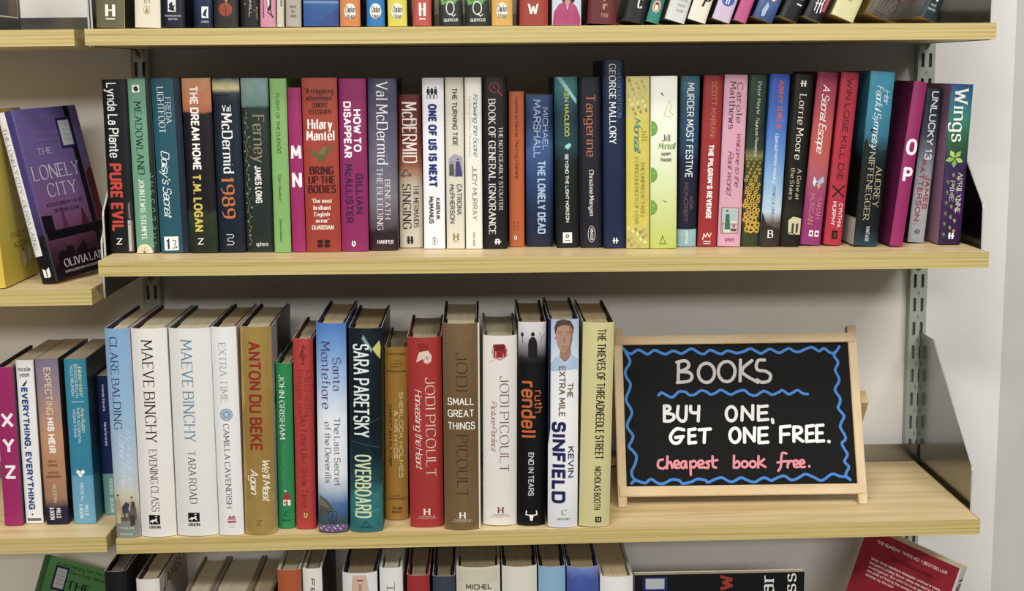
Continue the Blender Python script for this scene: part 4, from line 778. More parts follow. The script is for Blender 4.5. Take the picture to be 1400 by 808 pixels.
b.lines('title', '#dcded2', [('R', 'Toujours Provence', 'i', .48, .66, .24, .47, .1)])
fl = [(.08+.84*((i*31) % 19)/19+.03*math.sin(i), .49+.018*(i//3)*(1+.02*i/3), .8+.045*i) for i in range(54)]
fl = [(u, v, r) for u, v, r in fl if v < .97]
b.shapes('spine_picture', sum([[('#e0b428', 'poly', [(u+(1.4*r if a % 2 else 1.0*r)*math.cos(a*math.pi/8)/21.7, v+(1.4*r if a % 2 else 1.0*r)*math.sin(a*math.pi/8)/198.5) for a in range(16)]), ('#3b2a14', 'disc', u, v, r*.5)] for u, v, r in fl], []), 'yellow sunflowers')
b = bk('b28', 'bright blue paperback with orange capitals and a brown landscape at its foot', spine=RMP('b28', (0, '#2b58c8'), (.3, '#3f78d8'), (.5, '#6aa3e4'), (.68, '#9cc6ea'), (.8, '#bcd3e6'), (.86, '#6a5a4e'), (1, '#2a221e'), amp=.03, mottle=.15), right='#1f4aa0', left='#3c78cc')
b.shapes('spine_picture', [('#3a2d26', 'poly', [(.02, .8), (.25, .87), (.6, .885), (.98, .9), (.98, .998), (.02, .998)])])
b.lines('title', '#e2603a', [('R', 'ARMY GIRLS', 's', .44, .7, .035, .315, .19)], 'orange lettering')
b.lines('subtitle', '#e9f0f8', [('R', 'Operation Winter Wedding', 'i', .44, .62, .34, .63, .1)])
b.lines('author_name', '#566c8c', [('R', 'FENELLA J MILLER', 'f', .48, .62, .65, .865, .11)])
b.lines('publisher_mark', '#eeeae4', [('H', 'B', 'f', .36, .62, .905, .95, .13)])
b.layer += 0
b = bk('b29', 'black paperback with cream serif lettering and a house at its foot', spine=RMP('b29', (0, '#14140f'), (.72, '#191810'), (.8, '#2e2b1e'), (1, '#14130e'), amp=.03, mottle=.4), right='#0f0f0c', left='#4a452f')
b.shapes('spine_picture', [('#cfc9a4', 'poly', [(.3, .85), (.55, .815), (.98, .83), (.98, .93), (.35, .93)]), ('#1c1b14', 'poly', [(.28, .85), (.55, .81), (.98, .825), (.98, .835), (.55, .825)]), ('#4d4a38', 'rect', .5, .62, .865, .92), ('#4d4a38', 'rect', .72, .84, .865, .92), ('#0e0e0a', 'line', [(.5+.3*math.cos(a*math.pi/8), .955+.035*math.sin(a*math.pi/8)) for a in range(17)], .9)])
b.lines('author_name', '#e6e1ce', [('R', 'Lorrie Moore', 'f', .34, .68, .115, .49, .11)])
b.lines('title', '#d6d0a8', [('R', 'A Gate at', 'f', .56, .76, .545, .725, .12), ('R', 'the Stairs', 'f', .22, .42, .54, .725, .12)])
b.shapes('publisher_mark', [('#e4e0d0', 'rect', .36, .44, .035, .07), ('#e4e0d0', 'rect', .52, .6, .035, .07), ('#e4e0d0', 'rect', .32, .64, .05, .055)])
b = bk('b30', 'plum to coral paperback with flowing white script title', spine=RMP('b30', (0, '#a0285a'), (.2, '#c2465a'), (.45, '#cf5c4c'), (.58, '#bf5a6e'), (.75, '#a83880'), (1, '#a02f7c'), amp=.04, mottle=.12), right='#7d1d45', left='#7b1c42')
b.shapes('spine_picture', [('#cfe0e4', 'poly', [(.35, .6), (.5, .63), (.4, .66), (.3, .64)]), ('#a9b8dc', 'poly', [(.5, .63), (.8, .595), (.86, .63), (.6, .65)]), ('#3c3a52', 'line', [(.42, .645), (.58, .635)], .7), ('#e0b27a', 'poly', [(.5, .64), (.72, .65), (.6, .675)])], 'pale butterfly')
b.lines('title', '#f2e4e6', [('R', 'A Secret Escape', 'i', .3, .68, .07, .46, .12)], 'white script lettering')
b.lines('author_name', '#d98d78', [('R', 'SARAH', 'f', .62, .84, .72, .845, .11), ('R', 'MORGAN', 'f', .26, .5, .7, .88, .11)])
b.shapes('publisher_mark', [('#ecdfe6', 'rect', .38, .58, .915, .95), ('#ecdfe6', 'rect', .66, .86, .915, .95), ('#8a2468', 'rect', .43, .53, .925, .94), ('#8a2468', 'rect', .71, .81, .925, .94)])
b = bk('b31', 'crimson paperback with black capitals ending in a scrawled black cross', spine='#c8243f', right='#8d1830', left='#a31d36')
b.shapes('spine_picture', [('#1a0d10', 'line', [(.15, .655), (.85, .715)], 1.6), ('#1a0d10', 'line', [(.2, .72), (.82, .65)], 1.6)])
b.lines('title', '#46101c', [('R', 'WIN LOSE KILL DIE', 's', .36, .68, .035, .62, .13)], 'dark lettering')
b.lines('author_name', '#eed6d8', [('R', 'CYNTHIA', 's', .64, .86, .755, .895, .14), ('R', 'MURPHY', 's', .28, .5, .745, .885, .14)])
b.shapes('publisher_mark', [('#1b0c10', 'rect', .4, .72, .915, .965), ('#c8243f', 'rect', .52, .55, .925, .955), ('#c8243f', 'rect', .6, .63, .925, .955)])
b = bk('b32', 'sky blue over black paperback with white handwriting and tree silhouettes', spine=RMP('b32', (0, '#37a3c6'), (.2, '#2f94b6'), (.36, '#2a7f9c'), (.46, '#14303a'), (.55, '#0f1b1b'), (.9, '#101c1c'), (1, '#1d4a58'), amp=.06, scale=90, mottle=.25), right='#1b6a86', left=RMP('b32', (0, '#2f94b6'), (.35, '#256f8a'), (.5, '#0e1717'), (.84, '#0e1717'), (.85, '#d6d4c8'), (1, '#cfcdc2')))
b.shapes('spine_picture', [('#0f1c1c', 'poly', [(.2, .33), (.32, .325), (.42, .34), (.3, .35)]), ('#0f1c1c', 'poly', [(.02, .4), (.12, .38), (.2, .42), (.3, .41), (.36, .47), (.02, .5)])])
b.lines('title', '#e6f0f2', [('R', 'Her', 'i', .64, .86, .1, .18, .09), ('R', 'Fearful Symmetry', 'i', .3, .6, .08, .44, .09)], 'white script lettering')
b.lines('author_name', '#c9bd9a', [('R', 'AUDREY', 'f', .62, .86, .54, .77, .1), ('R', 'NIFFENEGGER', 'f', .28, .52, .46, .85, .1)])
b.lines('publisher_mark', '#c9d0d0', [('R', 'VINTAGE', 's', .45, .6, .885, .975, .13)])
b = bk('b33', 'leaning slim magenta volume with stacked white letters O and P', spine='#aa2070', right='#94195f', left='#8e1c62', hard=True, boards='#1a1418', d=.135, bulge=.0012)
b.lines('title', '#f3eaf0', [('H', 'O', 's', .14, .98, .345, .44, .19), ('H', 'P', 's', .2, .9, .515, .605, .19)], 'stacked white letters')
b = bk('b34', 'steel grey thriller with red author name, set back behind the magenta volume', spine=RMP('b34', (0, '#222c3c'), (.3, '#3c4658'), (.5, '#8a909e'), (.7, '#a9aeb8'), (1, '#9a9fa8'), amp=.06, scale=60, mottle=.4), right='#141a24', left='#2a3240', d=.11)
b.lines('title', '#d9dbdf', [('R', 'UNLUCKY 13', 's', .38, .8, .02, .46, .15)])
b.lines('author_name', '#ad3540', [('R', 'JAMES', 's', .6, .9, .56, .78, .2), ('R', 'PATTERSON', 's', .2, .52, .46, .86, .18)], 'red lettering')
b.shapes('publisher_mark', [('#5a5d63', 'disc', .5, .93, 3.2), ('#a9aeb8', 'line', [(.4, .91), (.55, .93), (.45, .955)], .6)])
b = bk('b35', 'peacock blue to purple paperback with a green blossom, last on the middle shelf', spine=RMP('b35', (0, '#2c4f96'), (.1, '#2b7f9e'), (.22, '#2f8a78'), (.36, '#2d6a3c'), (.5, '#3c2a5a'), (.7, '#4b2268'), (1, '#33184c'), amp=.07, scale=60, mottle=.4), right='#2a1840', left='#b483a4')
fc = (.42, .46)
b.shapes('spine_picture', [(('#9bd04a', '#b3dc6c', '#86c23c')[k % 3], 'poly', [(fc[0], fc[1]), (fc[0]+.26*math.cos(k*1.257-.9-.45), fc[1]+.037*math.sin(k*1.257-.9-.45)), (fc[0]+.42*math.cos(k*1.257-.9), fc[1]+.06*math.sin(k*1.257-.9)), (fc[0]+.26*math.cos(k*1.257-.9+.45), fc[1]+.037*math.sin(k*1.257-.9+.45))]) for k in range(5)]+[('#6d3a4a', 'disc', .42, .46, 1.3)]+[(('#7fa83c', '#b5a45a', '#5f8f34')[k % 3], 'poly', [(.25+.25*math.sin(k*2.1)+.1, .56+.022*k), (.33+.25*math.sin(k*2.1)+.1, .548+.022*k), (.4+.25*math.sin(k*2.1)+.1, .563+.022*k), (.33+.25*math.sin(k*2.1)+.1, .58+.022*k)]) for k in range(18)], 'green blossom and ivy')
b.lines('title', '#f0f0ec', [('R', 'Wings', 'f', .2, .78, .03, .355, .13)], 'large white lettering')
b.lines('author_name', '#e6e4da', [('R', 'APRILYNNE', 'f', .64, .84, .55, .8, .1), ('R', 'PIKE', 'f', .32, .5, .6, .73, .1)])
b.shapes('publisher_mark', [('#e9e9e6', 'rect', .42, .5, .925, .965), ('#e9e9e6', 'rect', .56, .64, .925, .965), ('#e9e9e6', 'rect', .4, .68, .942, .949)])

# --- lower shelf of the left bay
b = bk('c1', 'magenta spine with stacked white letters X, Y and Z', spine='#b21e70', right='#1a1318', hard=True, boards='#17131a', d=.135, bulge=.0012)
b.lines('title', '#f2e8ee', [('H', 'X', 's', .2, .86, .285, .375, .18), ('H', 'Y', 's', .2, .84, .445, .535, .18), ('H', 'Z', 's', .22, .82, .615, .7, .18)], 'stacked white letters')
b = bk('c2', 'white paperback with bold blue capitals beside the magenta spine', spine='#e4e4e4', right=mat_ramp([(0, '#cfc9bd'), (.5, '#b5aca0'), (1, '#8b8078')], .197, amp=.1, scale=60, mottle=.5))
b.shapes('spine_picture', [('#2d2a2a', 'poly', [(.3, .155), (.5, .13), (.62, .12), (.55, .14), (.42, .16)]), ('#3a1c20', 'disc', .42, .945, 1.1), ('#6d6d70', 'rect', .12, .9, .968, .985)])
b.lines('author_name', '#4a4a4e', [('H', 'nicola', 's', .12, .82, .04, .066, .13), ('H', 'yoon', 's', .2, .75, .072, .1, .13)])
b.lines('title', '#24519c', [('R', 'EVERYTHING, EVERYTHING', 's', .24, .6, .165, .915, .22)], 'bold blue lettering')
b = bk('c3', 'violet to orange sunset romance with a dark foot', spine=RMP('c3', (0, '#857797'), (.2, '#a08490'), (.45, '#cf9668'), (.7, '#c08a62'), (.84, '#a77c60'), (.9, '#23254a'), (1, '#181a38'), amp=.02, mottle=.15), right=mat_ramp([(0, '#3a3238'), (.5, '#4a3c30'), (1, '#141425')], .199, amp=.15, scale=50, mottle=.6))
b.lines('title', '#e5d3a0', [('R', 'EXPECTING', 's', .36, .66, .05, .335, .13)])
b.lines('title', '#efeae2', [('R', 'HIS HEIR', 's', .36, .66, .35, .565, .22)])
b.lines('author_name', '#7a4a3a', [('H', 'JULIA', 's', .25, .65, .605, .62, .16), ('H', 'JAMES', 's', .22, .68, .63, .645, .16), ('H', 'JACKIE', 's', .2, .7, .675, .69, .16), ('H', 'ASHENDEN', 's', .12, .8, .7, .715, .16)])
b.lines('series_name', '#d9c9a8', [('R', 'MODERN', 's', .4, .56, .755, .865, .12)])
b.lines('publisher_mark', '#e6e2e6', [('R', 'MILLS', 's', .5, .7, .9, .96, .15), ('R', '& BOON', 's', .2, .4, .895, .97, .15)])
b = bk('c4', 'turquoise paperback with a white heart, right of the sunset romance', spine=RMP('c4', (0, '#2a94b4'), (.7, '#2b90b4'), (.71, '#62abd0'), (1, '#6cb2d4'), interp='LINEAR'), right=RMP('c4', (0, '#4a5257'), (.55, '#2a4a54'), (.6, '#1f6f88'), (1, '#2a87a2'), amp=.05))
b.shapes('spine_picture', [('#d6eaf2', 'rect', .25, .82, .255, .258), ('#eef2f4', 'poly', [(.45, .715), (.25, .685), (.3, .668), (.45, .68), (.6, .668), (.66, .685)]), ('#3a9ab8', 'line', [(.3, .69), (.42, .69), (.45, .68), (.5, .7), (.6, .69)], .5)], 'white heart')
b.lines('author_name', '#d7e6a8', [('R', 'Juliette Hyland', 'i', .64, .82, .035, .22, .12), ('R', 'Amy Ruttan', 'i', .64, .82, .29, .44, .12)], 'pale yellow lettering')
b.lines('title', '#d6eaf2', [('R', "ER DOC'S SOUTH", 's', .46, .58, .03, .23, .12), ('R', 'POLE REUNION', 's', .28, .4, .04, .22, .12), ('R', 'THEIR ACCIDENTAL', 's', .46, .58, .29, .51, .12), ('R', 'VEGAS VOWS', 's', .28, .4, .3, .47, .12)])
b.lines('publisher_mark', '#d9ecf4', [('R', 'MEDICAL', 's', .4, .55, .75, .86, .12), ('R', 'MILLS', 's', .55, .72, .885, .95, .14), ('R', '& BOON', 's', .3, .47, .88, .965, .14)])
b = bk('c5', 'navy paperback with a sea green foot, half hidden behind the pale blue hardback', spine=RMP('c5', (0, '#1b2a60'), (.7, '#1c2c66'), (.705, '#6ba6a6'), (1, '#74acaa')), right='#1b2a5a', d=.12)
b.lines('author_name', '#c9d2ea', [('R', 'Amanda Stevens', 's', .3, .46, .06, .25, .14), ('R', 'Marie Ferrarella', 's', .3, .46, .33, .5, .14)])
b.lines('publisher_mark', '#dcecea', [('R', 'HEROES', 's', .4, .6, .74, .85, .15), ('R', 'BOON', 's', .4, .6, .88, .98, .15)])

# --- hardbacks on the lower shelf of the main bay, left to right
H = dict(hard=True, d=.162)
b = bk('e1', 'pale blue hardback with a sepia group photo at its foot, leftmost on the lower shelf', spine=RMP('e1', (0, '#82b0de'), (.4, '#93bbe0'), (.68, '#b3c8d8'), (.8, '#cbc6b0'), (.86, '#b9ae98'), (.93, '#848a80'), (1, '#8f978e'), mottle=.08), right='#e4e4e6', left='#86b0da', boards='#232a63', pages='#c4b48e', **H)
b.lines('author_name', '#2b3a58', [('R', 'CLARE BALDING', 'f', .2, .52, .04, .475, .1)])
b.lines('title', '#d9e6f2', [('R', 'My Animals and', 'i', .66, .86, .48, .76, .08), ('R', 'Other Family', 'i', .36, .6, .5, .76, .08)], 'white script lettering')
pp_ = [('#6a5f58', 'poly', [(.1, .9), (.9, .9), (.9, .915), (.1, .92)])]
for u, v, c1, c2 in ((.16, .8, '#b9a38c', '#cfc08e'), (.74, .81, '#5c4a4a', '#4a3c42')):
    pp_ += [(c2, 'poly', [(u-.12, v+.075), (u+.1, v+.07), (u+.08, v+.13), (u-.1, v+.135)]), (c1, 'poly', [(u-.12, v+.015), (u+.1, v+.015), (u+.14, v+.08), (u-.14, v+.085)]), ('#c9a68c', 'disc', u, v, 1.5, 1.3), ('#4a3a34', 'disc', u, v-.006, 1.3, .8)]
pp_ += [('#474352', 'poly', [(.32, .85), (.5, .825), (.62, .835), (.66, .875), (.34, .885)]), ('#5c5050', 'poly', [(.38, .87), (.46, .87), (.44, .92), (.4, .92)]), ('#6a6058', 'poly', [(.55, .86), (.88, .855), (.9, .9), (.82, .92), (.8, .89), (.62, .89), (.6, .92), (.55, .9)]), ('#c9c0b4', 'poly', [(.6, .86), (.68, .82), (.7, .83), (.64, .875)])]
b.shapes('spine_picture', pp_, 'small sepia family photograph')
b.lines('publisher_mark', '#d9dcd6', [('H', 'PENGUIN', 's', .1, .75, .948, .958, .14), ('H', 'IDIOMS', 's', .16, .7, .978, .988, .14)])
def lionmark(b, u0, u1, v0, v1, txt):
    b.shapes('publisher_mark', [('#151515', 'rect', u0, u1, v0, v1), ('#e8e6e2', 'poly', [(u0+(u1-u0)*x, v0+(v1-v0)*y) for x, y in ((.1, .65), (.3, .5), (.55, .52), (.62, .3), (.75, .42), (.7, .6), (.8, .85), (.68, .8), (.6, .68), (.42, .7), (.3, .9), (.25, .7), (.1, .85))]), ('#e8e6e2', 'poly', [(u0+(u1-u0)*x, v0+(v1-v0)*y) for x, y in ((.5, .18), (.85, .1), (.65, .24))])])
    b.lines('publisher_mark', '#1c1c1c', [('H', txt, 'f', u0, u1, v1+.006, v1+.02, .18)])
b = bk('e2', 'white hardback with charcoal serif lettering beside the pale blue one', spine='#e3dfda', boards='#5c1f2e', pages='#c4b894', **H)
b.lines('author_name', '#2d2b2e', [('R', 'MAEVE BINCHY', 'f', .3, .61, .055, .54, .095)])
b.lines('title', '#434046', [('R', 'EVENING CLASS', 'f', .36, .58, .575, .875, .085)])
lionmark(b, .26, .58, .892, .938, 'ORION')
b = bk('e3', 'broad white hardback with blue grey author name, third on the lower shelf', spine='#dddeda', boards='#1d4a34', pages='#bdb293', **H)
b.lines('author_name', '#6795b8', [('R', 'MAEVE BINCHY', 'f', .3, .56, .055, .54, .095)], 'blue grey lettering')
b.lines('title', '#3f4246', [('R', 'TARA ROAD', 'f', .36, .54, .585, .84, .085)])
lionmark(b, .3, .58, .885, .93, 'ORION')
b = bk('e4', 'slimmer white hardback with a small blue roundel mid spine', spine='#e2e2e3', boards='#221c22', pages='#a98e5e', **H)
b.shapes('spine_picture', [('#7fa0bd', 'disc', .5, .415, 7.2), ('#c5d3de', 'disc', .5, .415, 5.9), ('#8aa9c4', 'disc', .5, .415, 5.0), ('#b9cad8', 'disc', .5, .415, 2.2)], 'blue roundel')
b.lines('title', '#a3a3a6', [('R', 'EXTRA TIME', 'f', .3, .58, .075, .355, .08)], 'grey lettering')
b.lines('author_name', '#35353a', [('R', 'CAMILLA CAVENDISH', 'f', .36, .58, .46, .865, .09)])
b.shapes('publisher_mark', [('#c05a68', 'rect', .38, .72, .918, .923), ('#c05a68', 'rect', .38, .72, .928, .938), ('#c05a68', 'poly', [(.4, .915), (.48, .9), (.55, .912), (.62, .9), (.7, .915)]), ('#b9b4b4', 'rect', .42, .68, .948, .95), ('#b9b4b4', 'rect', .42, .68, .96, .962)])
GOLD = mat_ramp([(0, '#e2b855'), (.5, '#d6a945'), (1, '#e2bb5c')], .243, rough=.2, mottle=.15, amp=.05, metal=.5)
b = bk('e5', 'gold foil hardback with red lettering on the lower shelf', spine=GOLD, left=GOLD, right=mat_ramp([(0, '#b9b9ba'), (1, '#c9c9ca')], .243, mottle=.3), boards='#161416', pages='#b3a684', **H)
b.lines('author_name', '#a3281c', [('R', 'ANTON DU BEKE', 's', .26, .66, .07, .59, .17)], 'red capitals', rough=.3)
b.lines('title', '#efe9d8', [('R', "We'll Meet", 'i', .62, .88, .63, .835, .13), ('R', 'Again', 'i', .22, .5, .68, .8, .13)], 'white script lettering')
b.lines('publisher_mark', '#b0382a', [('H', 'Z', 'f', .4, .58, .93, .955, .15)])
b.shapes('jacket_print', [('#8f8f92', 'line', [(.0, .02+.075*k), (.28, .02+.075*k)], .5) for k in range(13)]+[('#8f8f92', 'line', [(.09+(.1 if k % 2 else 0), .02+.075*k), (.09+(.1 if k % 2 else 0), .095+.075*k)], .5) for k in range(12)]+[('#1b1917', 'rect', .29, 1, 0, 1), ('#2a3a78', 'rect', .3, .46, .17, .36), ('#d5dbe6', 'rect', .315, .445, .18, .345), ('#3f4a58', 'disc', .14, .36, 7, 1.3), ('#55606c', 'disc', .2, .42, 5, 1.2)], 'pale brick pattern and black panel with a price sticker', face='front')
b = bk('e6', 'short emerald green hardback tucked beside the gold foil one', spine='#1d9454', right='#167443', boards='#0f5c34', pages='#a8976e', d=.135, hard=True)
b.shapes('spine_picture', [('#b03a30', 'poly', [(.28, .81), (.5, .775), (.78, .8), (.78, .825), (.28, .83)]), ('#e6e0d8', 'rect', .3, .76, .825, .86), ('#b03a30', 'rect', .46, .58, .83, .86), ('#6a3a2c', 'rect', .34, .42, .835, .85), ('#e9ecec', 'disc', .45, .77, 1.1)], 'little red roofed house')
b.lines('author_name', '#e3ece4', [('R', 'JOHN GRISHAM', 'f', .2, .52, .07, .455, .12)])
b.lines('title', '#53ad7c', [('R', 'Skipping Christmas', 'i', .3, .56, .48, .755, .09)], 'faint green script')
b.lines('publisher_mark', '#0d4a2a', [('H', 'C', 'f', .36, .62, .895, .925, .12), ('H', 'CENTURY', 's', .2, .8, .945, .955, .14)])
b = bk('e7', 'slim scarlet hardback with a treble clef at its head', spine='#c73a35', right='#7d211f', boards='#6a1f1e', pages='#a89a78', d=.145, hard=True)
b.shapes('spine_picture', [('#5a1f14', 'line', [(.5, .1), (.42, .085), (.6, .08), (.66, .095), (.48, .112), (.36, .095), (.42, .07), (.6, .05), (.56, .035), (.48, .045), (.56, .12), (.48, .132), (.42, .124)], .8)], 'printed treble clef')
b.lines('author_name', '#a02e28', [('R', 'Michelle', 'f', .56, .84, .165, .4, .1), ('R', 'Magorian', 'f', .22, .48, .16, .41, .1)], 'dark red lettering')
b.lines('title', '#8f2a20', [('R', 'No Time Like Show Time', 'f', .34, .64, .4, .88, .09)], 'dark red lettering')
oval(b, .5, .925, 2.4, '#e6c65a', '#3a2018')
b = bk('e8', 'tall sky blue hardback with a coast and flowers at its foot', spine=RMP('e8', (0, '#4a82d6'), (.12, '#74a6e6'), (.28, '#a9c8ee'), (.45, '#dfe5ee'), (.72, '#e0e4ea'), (.8, '#a9bdd6'), (.86, '#4f7fae'), (.92, '#44618a'), (.955, '#44584a'), (.97, '#8a68a4'), (1, '#5a4a6a'), amp=.015, scale=80, mottle=.12), right='#2f4f96', left='#5a8ad6', boards='#1c2a5e', pages='#a8946c', **H)
b.shapes('spine_picture', [('#5c5a4c', 'poly', [(.04, .82), (.3, .84), (.55, .885), (.1, .93), (.04, .92)]), ('#7a7462', 'poly', [(.04, .825), (.25, .85), (.4, .88), (.04, .87)])]+[(('#8a5fb0', '#c4a3d4', '#5a7a4a', '#d9d0e4')[k % 4], 'disc', .08+.84*((k*37) % 23)/23, .965+.028*((k*17) % 11)/11, .9) for k in range(26)], 'printed headland and flowers')
b.lines('author_name', '#5b3070', [('R', 'Santa', 'f', .56, .82, .16, .315, .09), ('R', 'Montefiore', 'f', .18, .46, .085, .4, .09)], 'purple lettering')
b.lines('title', '#3a4563', [('R', 'The Last Secret', 'f', .58, .78, .445, .77, .09), ('R', 'of the Deverills', 'f', .26, .46, .465, .755, .09)])
b.shapes('publisher_mark', [('#26334a', 'line', [(.34, .895), (.64, .895), (.64, .94), (.34, .94), (.34, .895)], .4), ('#26334a', 'line', [(.42, .935), (.5, .905), (.58, .935)], .6), ('#26334a', 'rect', .36, .62, .95, .954)])
b = bk('e9', 'dark teal thriller hardback with tall pale capitals down its spine', spine=RMP('e9', (0, '#1a2630'), (.2, '#15222c'), (.45, '#122028'), (.62, '#15303a'), (.74, '#1c5058'), (.85, '#2c8288'), (1, '#2a7d84'), amp=.05, scale=50, mottle=.45), right='#131a22', left='#101820', boards='#1a2050', pages='#8f7c46', **H)
b.shapes('spine_picture', [('#d8cf6c', 'poly', [(.72, .1), (.93, .06), (.97, .09), (.95, .15), (.85, .13)]), ('#7aa6a0', 'poly', [(.45, .03), (.72, .1), (.7, .12), (.4, .05)]), ('#101a22', 'rect', .66, .7, .34, .6), ('#101a22', 'rect', .76, .8, .3, .62), ('#3f6a74', 'line', [(.6, .46), (.92, .44)], .7), ('#3f6a74', 'line', [(.06, .55), (.9, .58)], .6), ('#49a0a4', 'line', [(.06, .8), (.4, .79), (.9, .82)], .7), ('#5fb0b2', 'line', [(.06, .9), (.5, .905), (.9, .89)], .7)])
b.lines('author_name', '#dbe8e8', [('R', 'SARA PARETSKY', 's', .14, .62, .075, .53, .14)], 'tall white lettering')
b.lines('title', '#cfe2b4', [('R', 'OVERBOARD', 's', .16, .66, .615, .93, .15)], 'pale green lettering')
b.lines('jacket_print', '#43474f', [('R', 'SARA PARETSKY', 's', .2, .6, .05, .9, .14)], 'ghosted capitals on the jacket side', face='front')
b.shapes('publisher_mark', [('#123238', 'line', [(.4, .965), (.5, .945), (.6, .965)], .7), ('#123238', 'rect', .3, .7, .972, .976)])
b = bk('e10', 'mustard yellow hardback with small spine print, fitting between teal and red ones', spine='#bd8a1e', right='#9c7016', boards='#8a6414', pages='#9a8a64', d=.135, hard=True)
b.lines('title', '#ead79a', [('R', 'SHERLOCK HOLMES', 's', .62, .8, .25, .75, .15), ('R', '& MR HYDE', 's', .4, .56, .36, .64, .15)], 'cream lettering')
b.lines('author_name', '#3a270c', [('R', 'CHRISTIAN KLAVER', 's', .16, .3, .325, .685, .17)], 'dark lettering')
b.lines('series_name', '#4a3310', [('H', 'THE', 's', .38, .62, .068, .076), ('H', 'CLASSIFIED', 's', .24, .78, .085, .093), ('H', 'DOSSIER', 's', .3, .72, .102, .11), ('H', 'VOLUME II', 's', .2, .74, .853, .862)])
b.shapes('spine_rules', [('#3f2b0c', 'rect', .08, .94, v, v+.0022) for v in (.03, .037, .13, .136, .872, .879)])
b.lines('publisher_mark', '#3f2b0c', [('H', 'TITAN', 'f', .3, .72, .922, .94, .17), ('H', 'BOOKS', 's', .3, .72, .947, .96, .17)])
b = bk('e11', 'red hardback with a small pale hand printed at its head', spine='#b92d2b', right='#8a1f1f', boards='#7d1c1c', pages='#9a8c6c', hard=True, d=.155)
b.shapes('spine_picture', [('#a3201f', 'poly', [(.3, .03), (.6, .03), (.66, .075), (.36, .08)]), ('#e0c3b0', 'poly', [(.36, .075), (.62, .068), (.72, .095), (.7, .125), (.58, .138), (.5, .13), (.46, .11), (.36, .12), (.26, .13), (.3, .1)]), ('#c9a492', 'line', [(.52, .1), (.5, .125)], .5), ('#c9a492', 'line', [(.6, .1), (.6, .13)], .5), ('#7f93ad', 'disc', .6, .105, 2.1), ('#c5d0dd', 'disc', .61, .103, 1.0)], 'printed hand holding a blue stone')
b.lines('author_name', '#e3d0bf', [('R', 'JODI PICOULT', 'f', .52, .8, .21, .73, .085)])
b.lines('title', '#ecdfd2', [('R', 'Harvesting the Heart', 'i', .2, .42, .27, .685, .09)], 'white script lettering')
hmark(b, .42, .6, .9, .955, '#eadcd2', ('HODDER &', 'STOUGHTON'))
BRONZE = mat_ramp([(0, '#a5855a'), (.5, '#9a784c'), (1, '#a68658')], .2425, rough=.24, mottle=.12, amp=.04, metal=.5)
b = bk('e12', 'bronze foil hardback with rough white capitals across the middle of its spine', spine=BRONZE, left=BRONZE, right='#dedad2', boards='#191615', pages='#b0a284', **H)
b.lines('author_name', '#4b3822', [('R', 'JODI', 'f', .36, .66, .14, .325, .085), ('R', 'PICOULT', 'f', .36, .66, .535, .84, .085)], 'dark bronze lettering')
b.lines('title', '#f1ece2', [('H', 'SMALL', 's', .12, .84, .355, .39, .13), ('H', 'GREAT', 's', .12, .84, .412, .447, .13), ('H', 'THINGS', 's', .12, .86, .472, .508, .13)], 'white capitals')
hmark(b, .42, .58, .912, .962, '#efe6d8', ('HODDER &', 'STOUGHTON'))
b.shapes('jacket_edge', [('#e6e1d8', 'rect', .955, .999, .0, 1)], 'white edge strip')
b = bk('e13', 'white hardback with a red jewel box at its head', spine='#dcd9d4', right='#c9c5be', boards='#8f8a80', pages='#a39778', hard=True, d=.155)
b.shapes('spine_picture', [('#d9b3b0', 'disc', .48, .085, 9.5, .8), ('#a51f24', 'poly', [(.3, .045), (.62, .042), (.7, .07), (.66, .11), (.34, .115), (.28, .085)]), ('#7d1418', 'poly', [(.34, .05), (.6, .048), (.64, .075), (.36, .08)]), ('#c7484a', 'line', [(.3, .11), (.5, .125), (.72, .1)], .9), ('#d9a6a4', 'line', [(.2, .14), (.36, .12)], .7)], 'red jewel box')
b.lines('author_name', '#8b3440', [('R', 'JODI PICOULT', 'f', .5, .76, .21, .715, .08)], 'dark red lettering')
b.lines('title', '#aa3a44', [('R', 'Picture Perfect', 'i', .24, .4, .34, .6, .09)], 'red script lettering')
hmark(b, .44, .6, .9, .955, '#a8444c', ('HODDER &', 'STOUGHTON'))
b = bk('e14', 'black hardback with a silhouetted man at its head and orange lower case name', spine=RMP('e14', (0, '#d6d4d8'), (.06, '#cbc9ce'), (.12, '#8d8a92'), (.17, '#2c2a2e'), (.2, '#151416'), (1, '#121113'), amp=.02, mottle=.2), left='#141315', right='#19181a', boards='#151416', pages='#93835c', **H)
b.shapes('spine_picture', [('#1c1a1e', 'poly', [(.36, .17), (.35, .11), (.38, .085), (.46, .072), (.58, .072), (.66, .09), (.68, .12), (.68, .175)]), ('#1c1a1e', 'disc', .52, .058, 2.1, 1.25), ('#3a363c', 'disc', .14, .06, 1.6, 1.6), ('#3a363c', 'line', [(.14, .06), (.16, .1)], .6), ('#57535a', 'line', [(.76, .05), (.84, .075), (.94, .06)], .5), ('#57535a', 'line', [(.84, .075), (.82, .1)], .5)], 'silhouette of a man')
b.lines('author_name', '#de6d24', [('R', 'ruth', 's', .6, .9, .33, .44, .12), ('R', 'rendell', 's', .12, .66, .285, .565, .14)], 'orange lettering')
b.lines('title', '#dad9da', [('R', 'END IN TEARS', 's', .38, .58, .635, .85, .12)])
b.shapes('publisher_mark', [('#e8e6e6', 'line', [(.32, .925), (.3, .945), (.42, .948), (.5, .96), (.58, .948), (.7, .945), (.68, .925)], 1.2), ('#e8e6e6', 'poly', [(.42, .945), (.58, .945), (.54, .975), (.46, .975)])])
b = bk('e15', 'white and pale blue hardback with a man\'s portrait at its head and bold navy surname', spine=RMP('e15', (0, '#a9c2de'), (.12, '#bdd0e4'), (.25, '#dfe3ea'), (.45, '#e9e9ec'), (.8, '#e4e4e8'), (1, '#d3d6dd')), left='#20265c', right='#9fb0c6', boards='#1d1d4c', pages='#97876a', **H)
